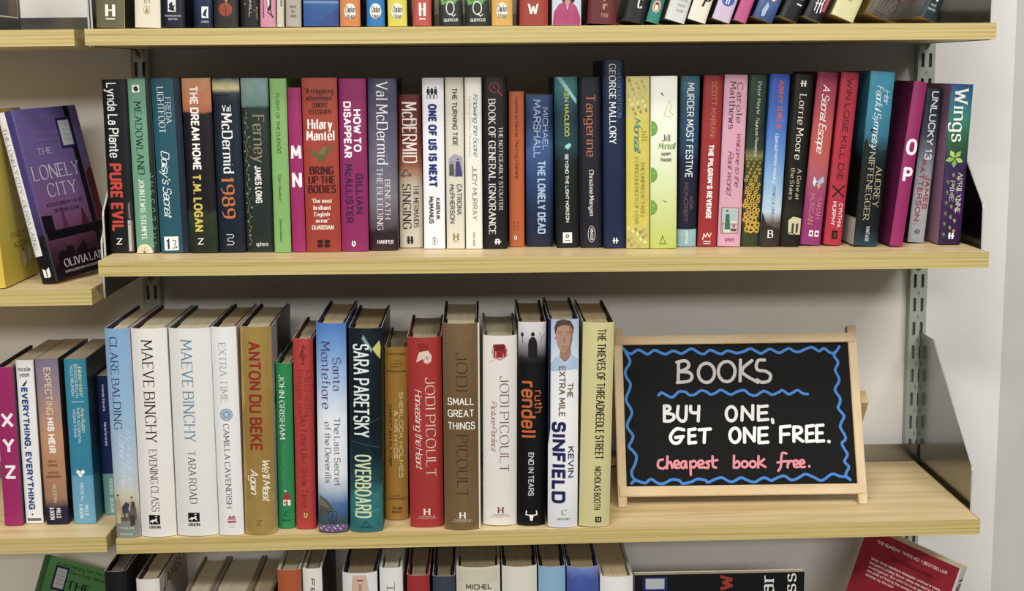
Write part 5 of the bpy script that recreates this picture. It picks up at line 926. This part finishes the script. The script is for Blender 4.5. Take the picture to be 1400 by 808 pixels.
fx = lambda pts: [(.5+x*.34, .083+y*.075) for x, y in pts]
b.shapes('cover_portrait', [('#a9c6e4', 'poly', [(.04, .215), (.22, .178), (.4, .165), (.72, .16), (.97, .19), (.97, .235), (.04, .245)]), ('#a98068', 'poly', [(.38, .13), (.72, .13), (.76, .17), (.6, .195), (.5, .2), (.36, .178)]),
    ('#b88f78', 'poly', fx([(-.8, -.4), (-.6, -.85), (0, -1.0), (.62, -.85), (.86, -.4), (.84, .15), (.66, .62), (.36, .93), (.05, 1.02), (-.25, .92), (-.58, .6), (-.78, .1)])),
    ('#9f765f', 'poly', fx([(.5, -.7), (.7, -.72), (.86, -.4), (.84, .15), (.66, .62), (.36, .93), (.05, 1.02), (.5, .55), (.62, 0)])),
    ('#5a4638', 'poly', fx([(-.84, -.15), (-.92, -.6), (-.7, -1.0), (-.1, -1.12), (.62, -1.02), (.95, -.65), (.92, -.15), (.8, -.55), (.5, -.72), (-.1, -.76), (-.62, -.62)])),
    ('#a98068', 'disc', .215, .088, .8, 1.7), ('#54413a', 'line', fx([(-.56, -.27), (-.3, -.33), (-.12, -.28)]), .5), ('#54413a', 'line', fx([(.16, -.28), (.36, -.33), (.6, -.26)]), .5),
    ('#3a3434', 'disc', .5-.34*.34, .083-.14*.075, .65, .7), ('#3a3434', 'disc', .5+.38*.34, .083-.14*.075, .65, .7),
    ('#a67c66', 'poly', fx([(.0, -.15), (.09, -.15), (.17, .28), (.02, .36), (-.1, .3)])), ('#8d625a', 'line', fx([(-.24, .58), (.04, .61), (.32, .56)]), .75), ('#a88069', 'line', fx([(-.1, .76), (.2, .76)]), .5),
    ('#c9daec', 'line', [(.3, .172), (.5, .208), (.62, .203), (.78, .168)], .7)], 'portrait of a short haired man in a pale blue shirt')
b.lines('title', '#8d7445', [('R', 'THE', 's', .62, .82, .3, .37, .16), ('R', 'EXTRA MILE', 's', .34, .56, .22, .46, .16)], 'bronze lettering')
b.lines('author_name', '#232a66', [('R', 'KEVIN', 's', .66, .86, .605, .755, .16), ('R', 'SINFIELD', 's', .12, .58, .485, .88, .21)], 'bold navy lettering')
b.lines('publisher_mark', '#33363f', [('H', 'C', 'f', .46, .62, .912, .936, .1), ('H', 'CENTURY', 's', .3, .76, .952, .962, .12)])
b.shapes('jacket_edge', [('#1b2150', 'poly', [(.0, .0), (.07, .0), (.07, .52), (.0, .6)])], 'navy edge strip')
b = bk('e16', 'pale yellow hardback, last in the row and nearest the chalkboard', spine='#d6ce8e', right='#cdc484', left='#cfc686', boards='#141312', pages='#a8935e', **H)
b.lines('title', '#2c281a', [('R', 'THE THIEVES OF THREADNEEDLE STREET', 's', .46, .74, .03, .665, .15)])
b.lines('author_name', '#2c281a', [('R', 'NICHOLAS BOOTH', 's', .46, .68, .7, .915, .15)])
b.shapes('publisher_mark', [('#1a1812', 'rect', .52, .72, .95, .978), ('#d6ce8e', 'rect', .57, .6, .955, .972), ('#d6ce8e', 'rect', .64, .67, .955, .972)])

# --- upper shelf, left to right (only the feet of these books are in the picture)
def A(key, label, spine, **kw): return bk(key, label, spine=spine, **kw)
b = A('a1', 'olive green spine with a white letter H, first on the upper shelf', '#6e6845', right='#222019'); hmark(b, .34, .66, .875, .955, '#ecebe2')
b.shapes('publisher_mark', [('#c9b983', 'rect', .985, 1.0, 0, 1)])
b = A('a2', 'cream spine with a gold oval emblem on the upper shelf', '#e2d8c2', right='#b9ad92'); b.lines('author_name', '#7a7466', [('R', 'EDITED BY', 's', .52, .62, .76, .87), ('R', 'COLM REID', 's', .38, .48, .76, .87)]); b.shapes('publisher_mark', [('#b39a4a', 'disc', .48, .905, 3.6, 1.3), ('#e2d8c2', 'disc', .48, .905, 3.1, 1.3), ('#b39a4a', 'poly', [(.48, .885), (.56, .92), (.4, .92)])])
b = A('a3', 'navy spine with a square white beast emblem on the upper shelf', '#121a30', right='#0c101d'); b.shapes('publisher_mark', [('#dedede', 'rect', .26, .62, .85, .915), ('#1b2030', 'disc', .44, .88, 3.2), ('#dedede', 'disc', .5, .875, 1.5), ('#1b2030', 'poly', [(.28, .9), (.45, .87), (.58, .91), (.4, .91)])]); b.lines('publisher_mark', '#c9ccd6', [('H', 'THE MANCHESTER', 's', .1, .84, .932, .942), ('H', 'EDITION', 's', .28, .68, .95, .96)])
b = A('a4', 'blue streaked spine with a small white square near its foot, upper shelf', mat_ramp([(0, '#1a4f8a'), (.7, '#1b3f78'), (.9, '#14294f'), (1, '#101f3e')], .198, amp=.08, mottle=.5, scale=120), right='#0f1a30'); b.shapes('publisher_mark', [('#e6e8ea', 'rect', .42, .78, .888, .95), ('#16223a', 'poly', [(.46, .935), (.6, .905), (.72, .9), (.66, .93), (.7, .945)])]); b.lines('publisher_mark', '#d6dae2', [('H', 'CORGI', 's', .4, .8, .965, .975)])
b = A('a5', 'charcoal spine with a rust disc and yellow flame on the upper shelf', '#2e2b2a', right='#1c1b1b'); b.shapes('spine_picture', [('#a8452c', 'disc', .48, .905, 7.4), ('#d8a83c', 'poly', [(.42, .76), (.52, .74), (.6, .8), (.58, .85), (.52, .87), (.5, .9), (.47, .86), (.5, .82)]), ('#3a2320', 'line', [(.48, .86), (.5, .93), (.46, .96)], .7)], 'rust disc and flame')
b = A('a6', 'black spine with small white sideways capitals and gold specks, upper shelf', '#1c1b1b', right='#17110e'); b.lines('publisher_mark', '#dcdcd8', [('R', 'WINDMILL', 's', .46, .6, .76, .94)]); b.shapes('spine_picture', [(('#8a6a3a', '#5f6a3c', '#b98a4a')[k % 3], 'disc', .1+.8*((k*7) % 11)/11 if k < 8 else .88, .7+.035*k if k < 8 else .8+.012*k, .9) for k in range(14)])
b = A('a7', 'pink spine with a black inked figure on the upper shelf', '#d98ca6', right='#c07a92'); b.shapes('spine_picture', [('#221c20', 'line', [(.4, .76), (.3, .82), (.5, .8), (.7, .84), (.66, .9), (.8, .95)], 1.0), ('#221c20', 'poly', [(.4, .82), (.7, .8), (.74, .9), (.5, .92)]), ('#e9e2e2', 'poly', [(.46, .83), (.6, .82), (.62, .88), (.5, .9)]), ('#221c20', 'line', [(.2, .84), (.24, .95)], .8), ('#221c20', 'line', [(.5, .92), (.85, .945)], 1.0)], 'black ink drawing')
b = A('a8', 'very slim cream spine between the pink and grey ones, upper shelf', '#cfc6b2', right='#b5ac98'); b.shapes('spine_picture', [('#4a6a8a', 'rect', .55, .75, .76, .89)])
b = A('a9', 'stone grey spine with three lines of small dark print, upper shelf', '#b3aa9a', right='#1e2436'); b.lines('publisher_mark', '#4a443e', [('H', 'PROFILE', 's', .28, .72, .885, .9), ('H', 'NO 1', 's', .36, .62, .91, .925), ('H', 'BOOKS', 's', .3, .7, .935, .95)]); b.lines('title', '#8a5a56', [('R', 'HER STORY', 's', .34, .48, .6, .83)])
b = A('a10', 'broad glossy blue spine with a pale band, upper shelf', mat_ramp([(0, '#2e3f86'), (.86, '#34509c'), (.865, '#86aad0'), (.88, '#3f6cae'), (1, '#3a62a6')], .198, rough=.2), right='#24356e', left='#d3d6da'); b.shapes('spine_picture', [('#2c4f96', 'poly', [(.4, 1), (.7, .93), (.98, .9), (.98, .999)])])
def chk(key, label, c, right):
    b = A(key, label, c, right=right); b.shapes('publisher_mark', [('#e6e2d8', 'disc', .5, .918, 6.3, 1.35)]); b.lines('publisher_mark', '#26221e', [('H', 'Chicken', 'i', .24, .76, .89, .925, .12), ('H', 'House', 'i', .3, .7, .93, .958, .12)]); return b
b = chk('a11', 'bright orange spine with a white oval emblem, upper shelf', '#e88a3a', '#2a2320')
b = chk('a12', 'vivid blue spine with a white oval emblem, upper shelf', '#1583d2', '#141a24')
b = chk('a13', 'lemon yellow spine with a white oval emblem, upper shelf', '#f0e22c', '#221f1c')
b = A('a14', 'coral red spine with a white letter H on the upper shelf', '#cd4c40', right='#20202a', left='#d8d2cc'); hmark(b, .34, .68, .875, .965, '#f0e6e0'); b.lines('title', '#f0e6e0', [('R', 'NICE', 's', .4, .56, .74, .84)])
def qsp(key, label):
    b = A(key, label, mat_ramp([(0, '#8a8f86'), (.78, '#6d7466'), (.85, '#4e6a34'), (.88, '#2c3528'), (1, '#242a26')], .198, amp=.04, mottle=.5, scale=110), right='#17191a')
    b.shapes('spine_picture', [('#6fae4a', 'poly', [(.06, .84), (.3, .87), (.5, .83), (.8, .86), (.95, .84), (.7, .885), (.4, .875), (.15, .89)]), ('#b9b2a8', 'rect', .5, .9, .72, .82), ('#4a4440', 'rect', .6, .68, .74, .82)])
    b.shapes('publisher_mark', [('#d9dcd9', 'line', [(.5+.17*math.cos(a*math.pi/9), .905+.035*math.sin(a*math.pi/9)) for a in range(19)], 1.1), ('#d9dcd9', 'line', [(.5, .935), (.62, .95), (.72, .94)], 1.0)]); b.lines('publisher_mark', '#d9dcd9', [('H', 'QUERCUS', 's', .2, .82, .962, .978, .16)]); return b
qsp('a15', 'dark green spine with a tailed white ring emblem, just right of the coral red one')
qsp('a16', 'dark green spine with a tailed white ring emblem, just left of the amber one')
b = chk('a17', 'amber yellow spine with a white oval emblem, upper shelf', '#eab541', '#2a2220'); b.lines('title', '#8a2a1c', [('H', '33', 's', .2, .45, .78, .845)])
b = A('a18', 'brick red spine with a large white W emblem, upper shelf', '#b23728', right='#191414'); b.lines('publisher_mark', '#e6ded4', [('H', 'W', 'f', .3, .66, .885, .94, .17)]); b.lines('price_print', '#b99a6a', [('H', 'II', 's', .42, .56, .79, .83)])
b = A('a19', 'pale spine picturing a woman in a pink blouse, upper shelf', '#c7d3df', right='#20201f', left='#e2e2e2'); b.shapes('cover_portrait', [('#3a2a26', 'poly', [(.32, .72), (.72, .72), (.8, .86), (.7, .89), (.36, .88), (.3, .84)]), ('#d8ab94', 'poly', [(.42, .74), (.62, .74), (.64, .84), (.55, .87), (.46, .86)]), ('#c99a84', 'poly', [(.46, .85), (.6, .85), (.62, .9), (.44, .9)]), ('#b03a3c', 'rect', .48, .58, .835, .842), ('#c23f77', 'poly', [(.02, .999), (.06, .93), (.22, .89), (.44, .87), (.52, .92), (.62, .87), (.84, .9), (.97, .96), (.97, .999)]), ('#a52f62', 'line', [(.52, .92), (.54, .998)], .5), ('#a52f62', 'line', [(.8, .92), (.76, .99)], .4)], 'woman in a pink blouse')
b = A('a20', 'dark maroon spine with small gold print, upper shelf', '#701f24', right='#3a1114', left='#5c191e'); b.lines('publisher_mark', '#b98f6a', [('H', 'PAN', 's', .46, .7, .94, .965, .14)]); b.shapes('publisher_mark', [('#b98f6a', 'disc', .54, .87, 1.2), ('#b98f6a', 'disc', .62, .895, 1.2), ('#b98f6a', 'rect', .5, .58, .89, .92), ('#b98f6a', 'disc', .52, .9, 1.0)])
b = A('a21', 'black leaning spine with a white letter C, left of the teal one', '#1b1c20', left='#26262a'); b.lines('publisher_mark', '#e6e6e4', [('H', 'C', 'f', .5, .72, .86, .92, .15), ('H', 'B', 's', .5, .8, .72, .79, .2)])
b = A('a22', 'slim teal leaning spine with an orange oval emblem', '#1f9282', left='#17685e'); oval(b, .5, .91, 4.2, '#e9e0d4', '#d8742c'); b.shapes('publisher_mark', [('#d8742c', 'disc', .5, .91, 3.6, 1.5), ('#f0ece4', 'disc', .5, .915, 1.9, 1.8), ('#1a1a1a', 'disc', .5, .895, 1.3, 1.1)])
b = A('a23', 'pale grey leaning spine with faint print, right of the teal one', '#cfd2cc', left='#b5b7b0', pages='#d6cdb8'); b.lines('publisher_mark', '#9aa09a', [('H', 'PENGUIN', 's', .35, .82, .87, .885), ('H', 'RANDOM', 's', .38, .78, .9, .915), ('H', 'IRELAND', 's', .42, .76, .93, .945)])
b = A('a24', 'cream leaning spine with a bold black letter P', '#e4dccb', left='#3a3d4a', pages='#d8ceb4'); b.lines('publisher_mark', '#1c1a1a', [('H', 'P', 'i', .5, .84, .83, .92, .17)]); b.lines('title', '#8a8478', [('R', 'SE', 's', .4, .6, .74, .82)])
b = A('a25', 'lilac leaning spine with a blue disc near its foot', '#cdb9d6', left='#4f5a48', pages='#cbbf9c'); b.shapes('publisher_mark', [('#3d68c0', 'disc', .5, .88, 7.0)]); b.lines('publisher_mark', '#e6e8f0', [('H', 'h', 's', .42, .6, .855, .905, .14)])
b = A('a26', 'slim hot pink leaning spine', '#cf5590', left='#a83a70', pages='#d2c4a8')
b = A('a27', 'night blue leaning spine with an orange oval emblem, right of the hot pink one', mat_ramp([(0, '#1f3f7a'), (.7, '#2f5698'), (.9, '#466aa6'), (1, '#2c4a86')], .198, mottle=.3, amp=.05), left='#31456a', pages='#cdbf98'); b.shapes('publisher_mark', [('#d9804a', 'disc', .62, .86, 4.0, 1.5), ('#e9e4dc', 'disc', .62, .865, 2.2, 1.8), ('#22344e', 'disc', .62, .845, 1.3), ('#a9bcd6', 'poly', [(.3, .95), (.42, .9), (.55, .92), (.5, .98), (.36, .985)])])
b = A('a28', 'black leaning spine with a white letter B', '#16171b', left='#242a34', pages='#cbbd9a'); b.lines('publisher_mark', '#eceae6', [('H', 'B', 'f', .52, .82, .8, .875, .15)]); b.shapes('publisher_mark', [('#d6d4d0', 'rect', .56, .84, .9, .908)])
b = A('a29', 'dark leaning spine with coral blocks and a white figure emblem', '#241d2c', left='#3c3842', pages='#cabc98'); b.shapes('spine_picture', [('#d8806a', 'rect', .1, .5, .66, .8), ('#a83a4a', 'rect', .55, .95, .68, .8), ('#c95a6a', 'rect', .78, .97, .82, .94)], 'coral printed blocks'); b.shapes('publisher_mark', [('#e9e6ea', 'line', [(.3, .86), (.5, .82), (.7, .86), (.66, .9), (.74, .95)], 1.2), ('#e9e6ea', 'line', [(.36, .87), (.4, .95)], 1.1), ('#e9e6ea', 'line', [(.52, .87), (.56, .96)], 1.1), ('#e9e6ea', 'line', [(.3, .91), (.7, .9)], 1.0)])
b = A('a30', 'pale yellow leaning spine with a small oval emblem, foot lifted', '#dcd59e', left='#cfc68c', pages='#c6a95e'); b.shapes('publisher_mark', [('#a87c3c', 'disc', .5, .88, 2.8, 1.4), ('#dcd59e', 'disc', .5, .88, 2.3, 1.4), ('#4a3a24', 'disc', .5, .882, 1.1, 1.7)])
b = A('a31', 'leaning paperback with tan cover and smoky dark photo on its spine', mat_ramp([(0, '#4a4440'), (.8, '#3c3834'), (.95, '#5a5046'), (1, '#3a342e')], .198, amp=.2, mottle=.7, scale=60), left='#c4ab66', pages='#b89654'); b.shapes('spine_picture', [('#8f8a80', 'line', [(.1+.1*k, .7), (.3+.12*k, .82+.02*k), (.15+.1*k, .97)], .4) for k in range(6)])
b = A('a32', 'rightmost leaning paperback on the upper shelf, slate green with a bird emblem', '#22343a', left=mat_ramp([(0, '#c9cfd0'), (.87, '#b9c0c2'), (.89, '#a83a5c'), (.91, '#7f8a8c'), (1, '#39484c')], .198, mottle=.4, amp=.02), pages='#b08d52'); b.shapes('publisher_mark', [('#e4e8e8', 'line', [(.25, .84), (.35, .88), (.5, .85), (.6, .89), (.8, .84)], 1.1)]); b.lines('publisher_mark', '#c9d0d0', [('H', 'HOUSE', 's', .32, .7, .91, .922), ('H', 'PRINTERS', 's', .26, .76, .935, .947)])
b.shapes('barcode', [('#2a2c30', 'rect', .3+.03*k, .312+.03*k+(.008 if k % 3 else 0), .76, .865) for k in range(14)], face='back')

# --- left bay: a book on its upper shelf, two on its middle shelf, one on its lowest
b = make_book('paperback_book', 'dark book with a framed photo on its cover, top left corner of the picture', (-.124, .012, .0584), 0, .024, .2, spine='#17171a', right='#1b1c1f', group='books in the left bay')
b.shapes('cover_picture', [('#d9d6d0', 'rect', .1, .93, .3, .915), ('#4a3a30', 'rect', .115, .915, .31, .908), ('#8a6a54', 'poly', [(.2, .75), (.34, .72), (.38, .905), (.2, .905)]), ('#6a4a3c', 'poly', [(.7, .78), (.86, .74), (.9, .905), (.66, .905)]), ('#201c1c', 'rect', .36, .66, .8, .905), ('#2a2624', 'rect', .94, .945, .1, 1)], 'brown photograph with a thin pale border', face='front')
b = make_book('paperback_book', 'bright yellow book behind the purple one', (-.1172, .008, -.2260), -3.4, .021, .198, spine='#f2d420', right=mat_ramp([(0, '#f2d21e'), (.4, '#f6d822'), (.75, '#f8dc26'), (1, '#f2d41e')], .198, amp=.02), group='books in the left bay')
b.lines('title', '#4a3d0e', [('H', 'FIND YOUR', 's', .3, .95, .71, .745, .1), ('H', 'AUDIENCE', 's', .34, .98, .77, .805, .1)], face='front')
b.shapes('publisher_mark', [('#e8e4c8', 'poly', [(.52, .86), (.6, .83), (.66, .9), (.56, .93)]), ('#e8e4c8', 'poly', [(.7, .82), (.8, .84), (.78, .91), (.7, .9)]), ('#2a2408', 'poly', [(.56, .83), (.6, .815), (.62, .835)])], face='front')
b = make_book('paperback_book', 'purple paperback turned cover outwards and leaning left, price sticker on its front', (0, 0, 0), 0, .021, .198, spine=mat_ramp([(0, '#4a3c84'), (.55, '#4f3f84'), (.72, '#3d2f5c'), (.74, '#1a1720'), (1, '#17151c')], .198, amp=.004), right=mat_ramp([(0, '#7566b4'), (.3, '#7f66ac'), (.55, '#8d5f98'), (.72, '#7a4668'), (.85, '#4a2a3a'), (1, '#2a1c24')], .198, amp=.05, scale=14, mottle=.2), left='#2a2440', group='books in the left bay')
b.shapes('spine_label', [('#dedde4', 'rect', .0, .52, .0, .84)], 'white strip carrying the title')
Rz = Matrix.Rotation(math.radians(-16.53), 4, 'Z') @ Matrix.Rotation(math.radians(-12.18), 4, 'Y') @ Matrix.Rotation(math.radians(1.18), 4, 'X')
b.root.matrix_world = Matrix.Translation((-.0765, .0408, -.2268+ZO)) @ Rz @ Matrix.Translation((.0105, 0, 0))
b.lines('title', '#3a3648', [('R', 'THE LONELY CITY . OLIVIA LAING', 'f', .14, .36, .09, .8, .1)])
b.shapes('publisher_mark', [('#e6e4e8', 'poly', [(.28, .915), (.46, .925), (.46, .97), (.28, .965)]), ('#e6e4e8', 'poly', [(.52, .925), (.72, .912), (.72, .965), (.52, .972)])])
b.shapes('cover_picture', [('#15121a', 'poly', [(.78, 0), (.86, 0), (.86, .88), (.78, .88)]), ('#15121a', 'rect', .02, .995, .715, .765), ('#1b1722', 'poly', [(.0, .62), (.16, .625), (.16, .72), (.0, .72)]), ('#251620', 'poly', [(.1, .9), (.1, .86), (.18, .83), (.26, .85), (.26, .82), (.36, .82), (.38, .88), (.46, .84), (.56, .8), (.6, .88), (.7, .86), (.76, .9), (.76, .999), (.02, .999), (.02, .92)]), ('#6f2c2c', 'poly', [(.88, .42), (.95, .38), (.995, .4), (.995, .7), (.88, .7)]), ('#6a3450', 'poly', [(.3, .71), (.34, .58), (.38, .71)]), ('#57252c', 'poly', [(.6, .71), (.66, .61), (.72, .71)])], 'dark window frame over a dusk skyline', face='front')
b.lines('title', '#d9d6e0', [('H', 'THE', 'f', .2, .42, .235, .27, .1), ('H', 'LONELY', 'f', .04, .78, .335, .415, .09), ('H', 'CITY', 'f', .2, .66, .445, .52, .09)], 'pale serif title', face='front')
b.lines('subtitle', '#3a2c48', [('H', 'ADVENTURES IN THE ART', 's', .12, .72, .555, .575), ('H', 'OF BEING ALONE', 's', .22, .62, .595, .615)], face='front')
b.lines('blurb', '#9c94b8', [('H', "'Brilliant and subtle'", 'f', .06, .62, .05, .066), ('H', "'A book about what is", 'f', .2, .7, .14, .156), ('H', "missing at its centre'", 'f', .24, .62, .18, .196)], face='front')
b.lines('author_name', '#dcd6dc', [('H', 'OLIVIA LAING', 'f', .16, .92, .89, .935, .11), ('H', 'SHORTLISTED FOR THE GORDON BURN PRIZE', 's', .14, .9, .955, .968, .12)], face='front')
b.shapes('price_sticker', [('#2a2f7c', 'rect', .6, .83, .07, .25), ('#c9ced2', 'rect', .63, .805, .085, .235)]+[('#5c6678', 'line', [(.66, .11+.03*k), (.7, .105+.03*k), (.74, .115+.03*k), (.78, .11+.03*k)], .4) for k in range(4)], 'white sticker with a blue border', face='front')
b = make_book('paperback_book', 'green paperback leaning back below the left bay, price sticker on its cover', (0, 0, 0), 0, .018, .170, d=.108, spine='#2f7a48', right=mat_ramp([(0, '#6fb86a'), (.5, '#55a35c'), (1, '#3c7a4a')], .170, amp=.1, scale=12), group='books on the lowest shelf, cut off by the picture')
GM = (Matrix.Rotation(math.radians(-44.79), 4, 'Z') @ Matrix.Rotation(math.radians(-14.52), 4, 'Y') @ Matrix.Rotation(math.radians(-28.89), 4, 'X'))
b.root.matrix_world = Matrix.Translation(Vector((-.1356, .192, -.6021+ZO))-GM @ Vector((.009, 0, .170))) @ GM
b.lines('blurb', '#1f3a24', [('H', 'A Life-Changing Tool That Millions of', 's', .1, .99, .03, .055, .12), ('H', "People Can't Stop Talking About", 's', .1, .99, .075, .1, .12)], face='front')
b.lines('title', '#14281a', [('H', 'THE', 'f', .3, .62, .15, .21, .16)], face='front')
b.shapes('price_sticker', [('#2a2f7c', 'rect', .1, .28, .06, .24), ('#dcdfe0', 'rect', .125, .26, .075, .225)]+[('#5c6678', 'line', [(.15, .1+.03*k), (.18, .095+.03*k), (.21, .105+.03*k), (.24, .1+.03*k)], .4) for k in range(4)], 'white sticker with a blue border', face='front')

# --- lowest shelf: only the heads of these books reach into the picture
def D(x, top, t, label, y=.01, d=.155, **kw):
    z = zs('D', x)+.0002
    return make_book('hardback_book', label, (x, y, z), kw.pop('lean', 0), t, top-z, d=d, hard=True, group=GRP['D'], **kw)
D(-.005, -.5605, .0256, 'glossy black hardback head, first at the bottom left of the main bay', spine='#1c1c1f', boards='#101012', pages='#55534e', lean=0)
b = D(.032, -.571, .0275, 'white hardback head with large red letters on its jacket side', spine='#dcd8d2', right='#d2cdc4', boards='#4a4640', pages='#b0a282')
b.lines('jacket_print', '#a3282c', [('H', 'JAMES P', 's', .12, .98, .03, .1, .16)], 'red capitals', face='front'); b.lines('jacket_print', '#4a4644', [('H', 'The number one bestseller', 's', .1, .9, .004, .018, .12)], face='front')
D(.082, -.602, .0318, 'lower pale hardback head, left of three showing only pages', spine='#8a7a5c', boards='#a3957a', pages='#cdbf9f', d=.165)
D(.1207, -.602, .0438, 'broad lower hardback head, middle of three showing only pages', spine='#7a7468', boards='#a89c84', pages='#c9bda2', d=.165)
D(.1575, -.602, .0285, 'lower hardback head, right of three showing only pages, beside the orange one', spine='#7d6c50', boards='#9a8864', pages='#bfab84', d=.165)
D(.1961, -.5628, .0274, 'orange hardback head at the bottom of the picture', spine='#c05a28', right='#d5cdbd', boards='#cfc7b5', pages='#a59a80')
b = D(.2235, -.5617, .023, 'white hardback head with small black capitals, right of the orange one', spine='#dbd8d0', right='#3a3838', boards='#c2bdb2', pages='#8f8468'); b.lines('author_name', '#26262a', [('R', 'FERDINAND', 's', .4, .62, .05, .5, .16)])
b = D(.2785, -.5685, .0411, 'white hardback head with a printed face, upside down', spine='#d8d8da', left='#26345c', boards='#202c54', pages='#8c7a54')
b.shapes('cover_portrait', [('#d2b29c', 'poly', [(.3, .01), (.7, .01), (.76, .1), (.68, .19), (.5, .22), (.34, .19), (.26, .1)]), ('#2a2220', 'poly', [(.24, .12), (.34, .18), (.5, .2), (.68, .18), (.78, .12), (.74, .21), (.5, .25), (.28, .21)]), ('#4a342c', 'rect', .34, .46, .1, .106), ('#4a342c', 'rect', .56, .68, .1, .106), ('#a0584c', 'rect', .42, .6, .034, .042), ('#b58e78', 'poly', [(.48, .1), (.54, .1), (.58, .058), (.46, .058)])], 'inverted portrait')
b = D(.3151, -.5627, .0275, 'white hardback head with dark serif letters, right of the printed face', spine='#dadad8', boards='#cfcbc2', pages='#bdb59e'); b.lines('title', '#3a3a3e', [('R', 'The Sea', 'f', .32, .66, .07, .5, .09)])
D(.3469, -.5726, .0269, 'plain red hardback head at the bottom of the picture', spine='#b0282a', boards='#8c2022', pages='#8d7c58')
D(.3768, -.5742, .0266, 'slate blue hardback head beside the plain red one', spine='#3c4656', boards='#2a3240', pages='#80704c')
b = D(.417, -.5641, .052, 'broad cream hardback head with a dotted pattern and two lines of capitals', spine='#d3ccb9', boards='#b5a98c', pages='#90805a')
b.shapes('spine_pattern', [('#9a8c6c', 'disc', .06+.045*i+(.022 if j % 2 else 0), .012+.008*j, .35) for i in range(20) for j in range(9)])
b.lines('author_name', '#4f4838', [('H', 'MICHEL', 's', .22, .8, .085, .112, .14)]); b.lines('author_name', '#7a5a34', [('H', 'FABER', 's', .1, .92, .13, .175, .15)])
b = D(.4654, -.5644, .0416, 'ivory hardback head with a thick black letter at its edge', spine='#d6d4c6', boards='#2a2826', pages='#95825a'); b.lines('title', '#1d1c1c', [('H', 'D', 's', .28, .8, .16, .26, .2)])
b = D(.5036, -.5652, .0321, 'powder blue hardback head at the bottom of the picture', spine='#86b5d8', boards='#20262e', pages='#8f7c56'); b.lines('title', '#eef2f4', [('R', 'Calm', 'f', .36, .6, .16, .4, .1)])
D(.5399, -.5667, .0379, 'royal blue hardback head at the bottom of the picture', spine=mat_ramp([(0, '#7f96d8'), (.06, '#4a62b8'), (.2, '#3c54ac'), (1, '#2c3f88')], .237, amp=.05, mottle=.3), boards='#2a3a80', pages='#98855a')
b = D(.5797, -.5791, .0393, 'white hardback head with magenta lettering, last before the gap', spine='#e2dfe0', boards='#cfcac6', pages='#bda878'); b.lines('title', '#b82a7a', [('R', 'LOVE', 's', .35, .75, .1, .4, .2)])
# black book on its long edge, cover outwards
b = make_book('paperback_book', 'black book lying on its long edge with sideways red and white letters', (0, 0, 0), 0, .011, .2065, d=.2065, spine='#121216', right='#141318', group=GRP['D'])
b.root.matrix_world = Matrix.Translation((.8125, .064, -.8022+ZO)) @ Matrix(((0, 0, -1, 0), (-1, 0, 0, 0), (0, 1, 0, 0), (0, 0, 0, 1)))
b.lines('title', '#b3362c', [('H', 'NEW', 's', .74, .99, .5, .58, .22)], 'red lettering', face='front')
b.lines('author_name', '#e4e2de', [('H', 'Dear', 'f', .7, .985, .74, .82, .14), ('H', 'Miss', 'f', .74, .99, .88, .95, .14)], 'white lettering', face='front')
b.shapes('price_sticker', [('#2a2f7c', 'rect', .9, .985, .05, .19), ('#b9c0c8', 'rect', .912, .976, .065, .175)], 'white sticker with a blue border', face='front')
b = make_book('paperback_book', 'red paperback tilted in the bottom right corner, back cover outwards', (0, 0, 0), 0, .027, .216, d=.124, spine='#e2ddd8', left='#a3172a', right='#8a1424', pages='#c9b890', group=GRP['D'])
def pose(b, M, corner, target):
    M = M.to_4x4(); p = M @ Vector(corner); b.root.matrix_world = Matrix.Translation(Vector(target)-p) @ M
pose(b, Matrix.Rotation(math.radians(17), 3, 'Y') @ Matrix.Rotation(math.radians(50), 3, 'Z'), (-.0135, 0, .216), (.9935, .03, -.5856+ZO))
b.lines('blurb', '#e9cfcf', [('H', 'THE SUNDAY TIMES NO. 1 BESTSELLER', 's', .14, .9, .045, .063, .14)], face='back')
b.lines('subtitle', '#5c0d18', [('H', 'TWO MISSING WOMEN', 's', .3, .78, .1, .12, .15)], face='back')
b.lines('blurb', '#e6cccc', [('H', t_, 's', .14, .14+.0165*len(t_), .152+.025*k, .167+.025*k, .16) for k, t_ in enumerate(('When three teachers disappear without a trace,', 'Sergeant Lindsey Boxer takes the lead in the', 'investigation. But with no clues and no sign,', 'the odds of finding the women grow', 'slimmer by the hour'))], face='back')
b.lines('title', '#a3172a', [('R', '19', 's', .3, .75, .06, .14, .2)], 'red numerals')
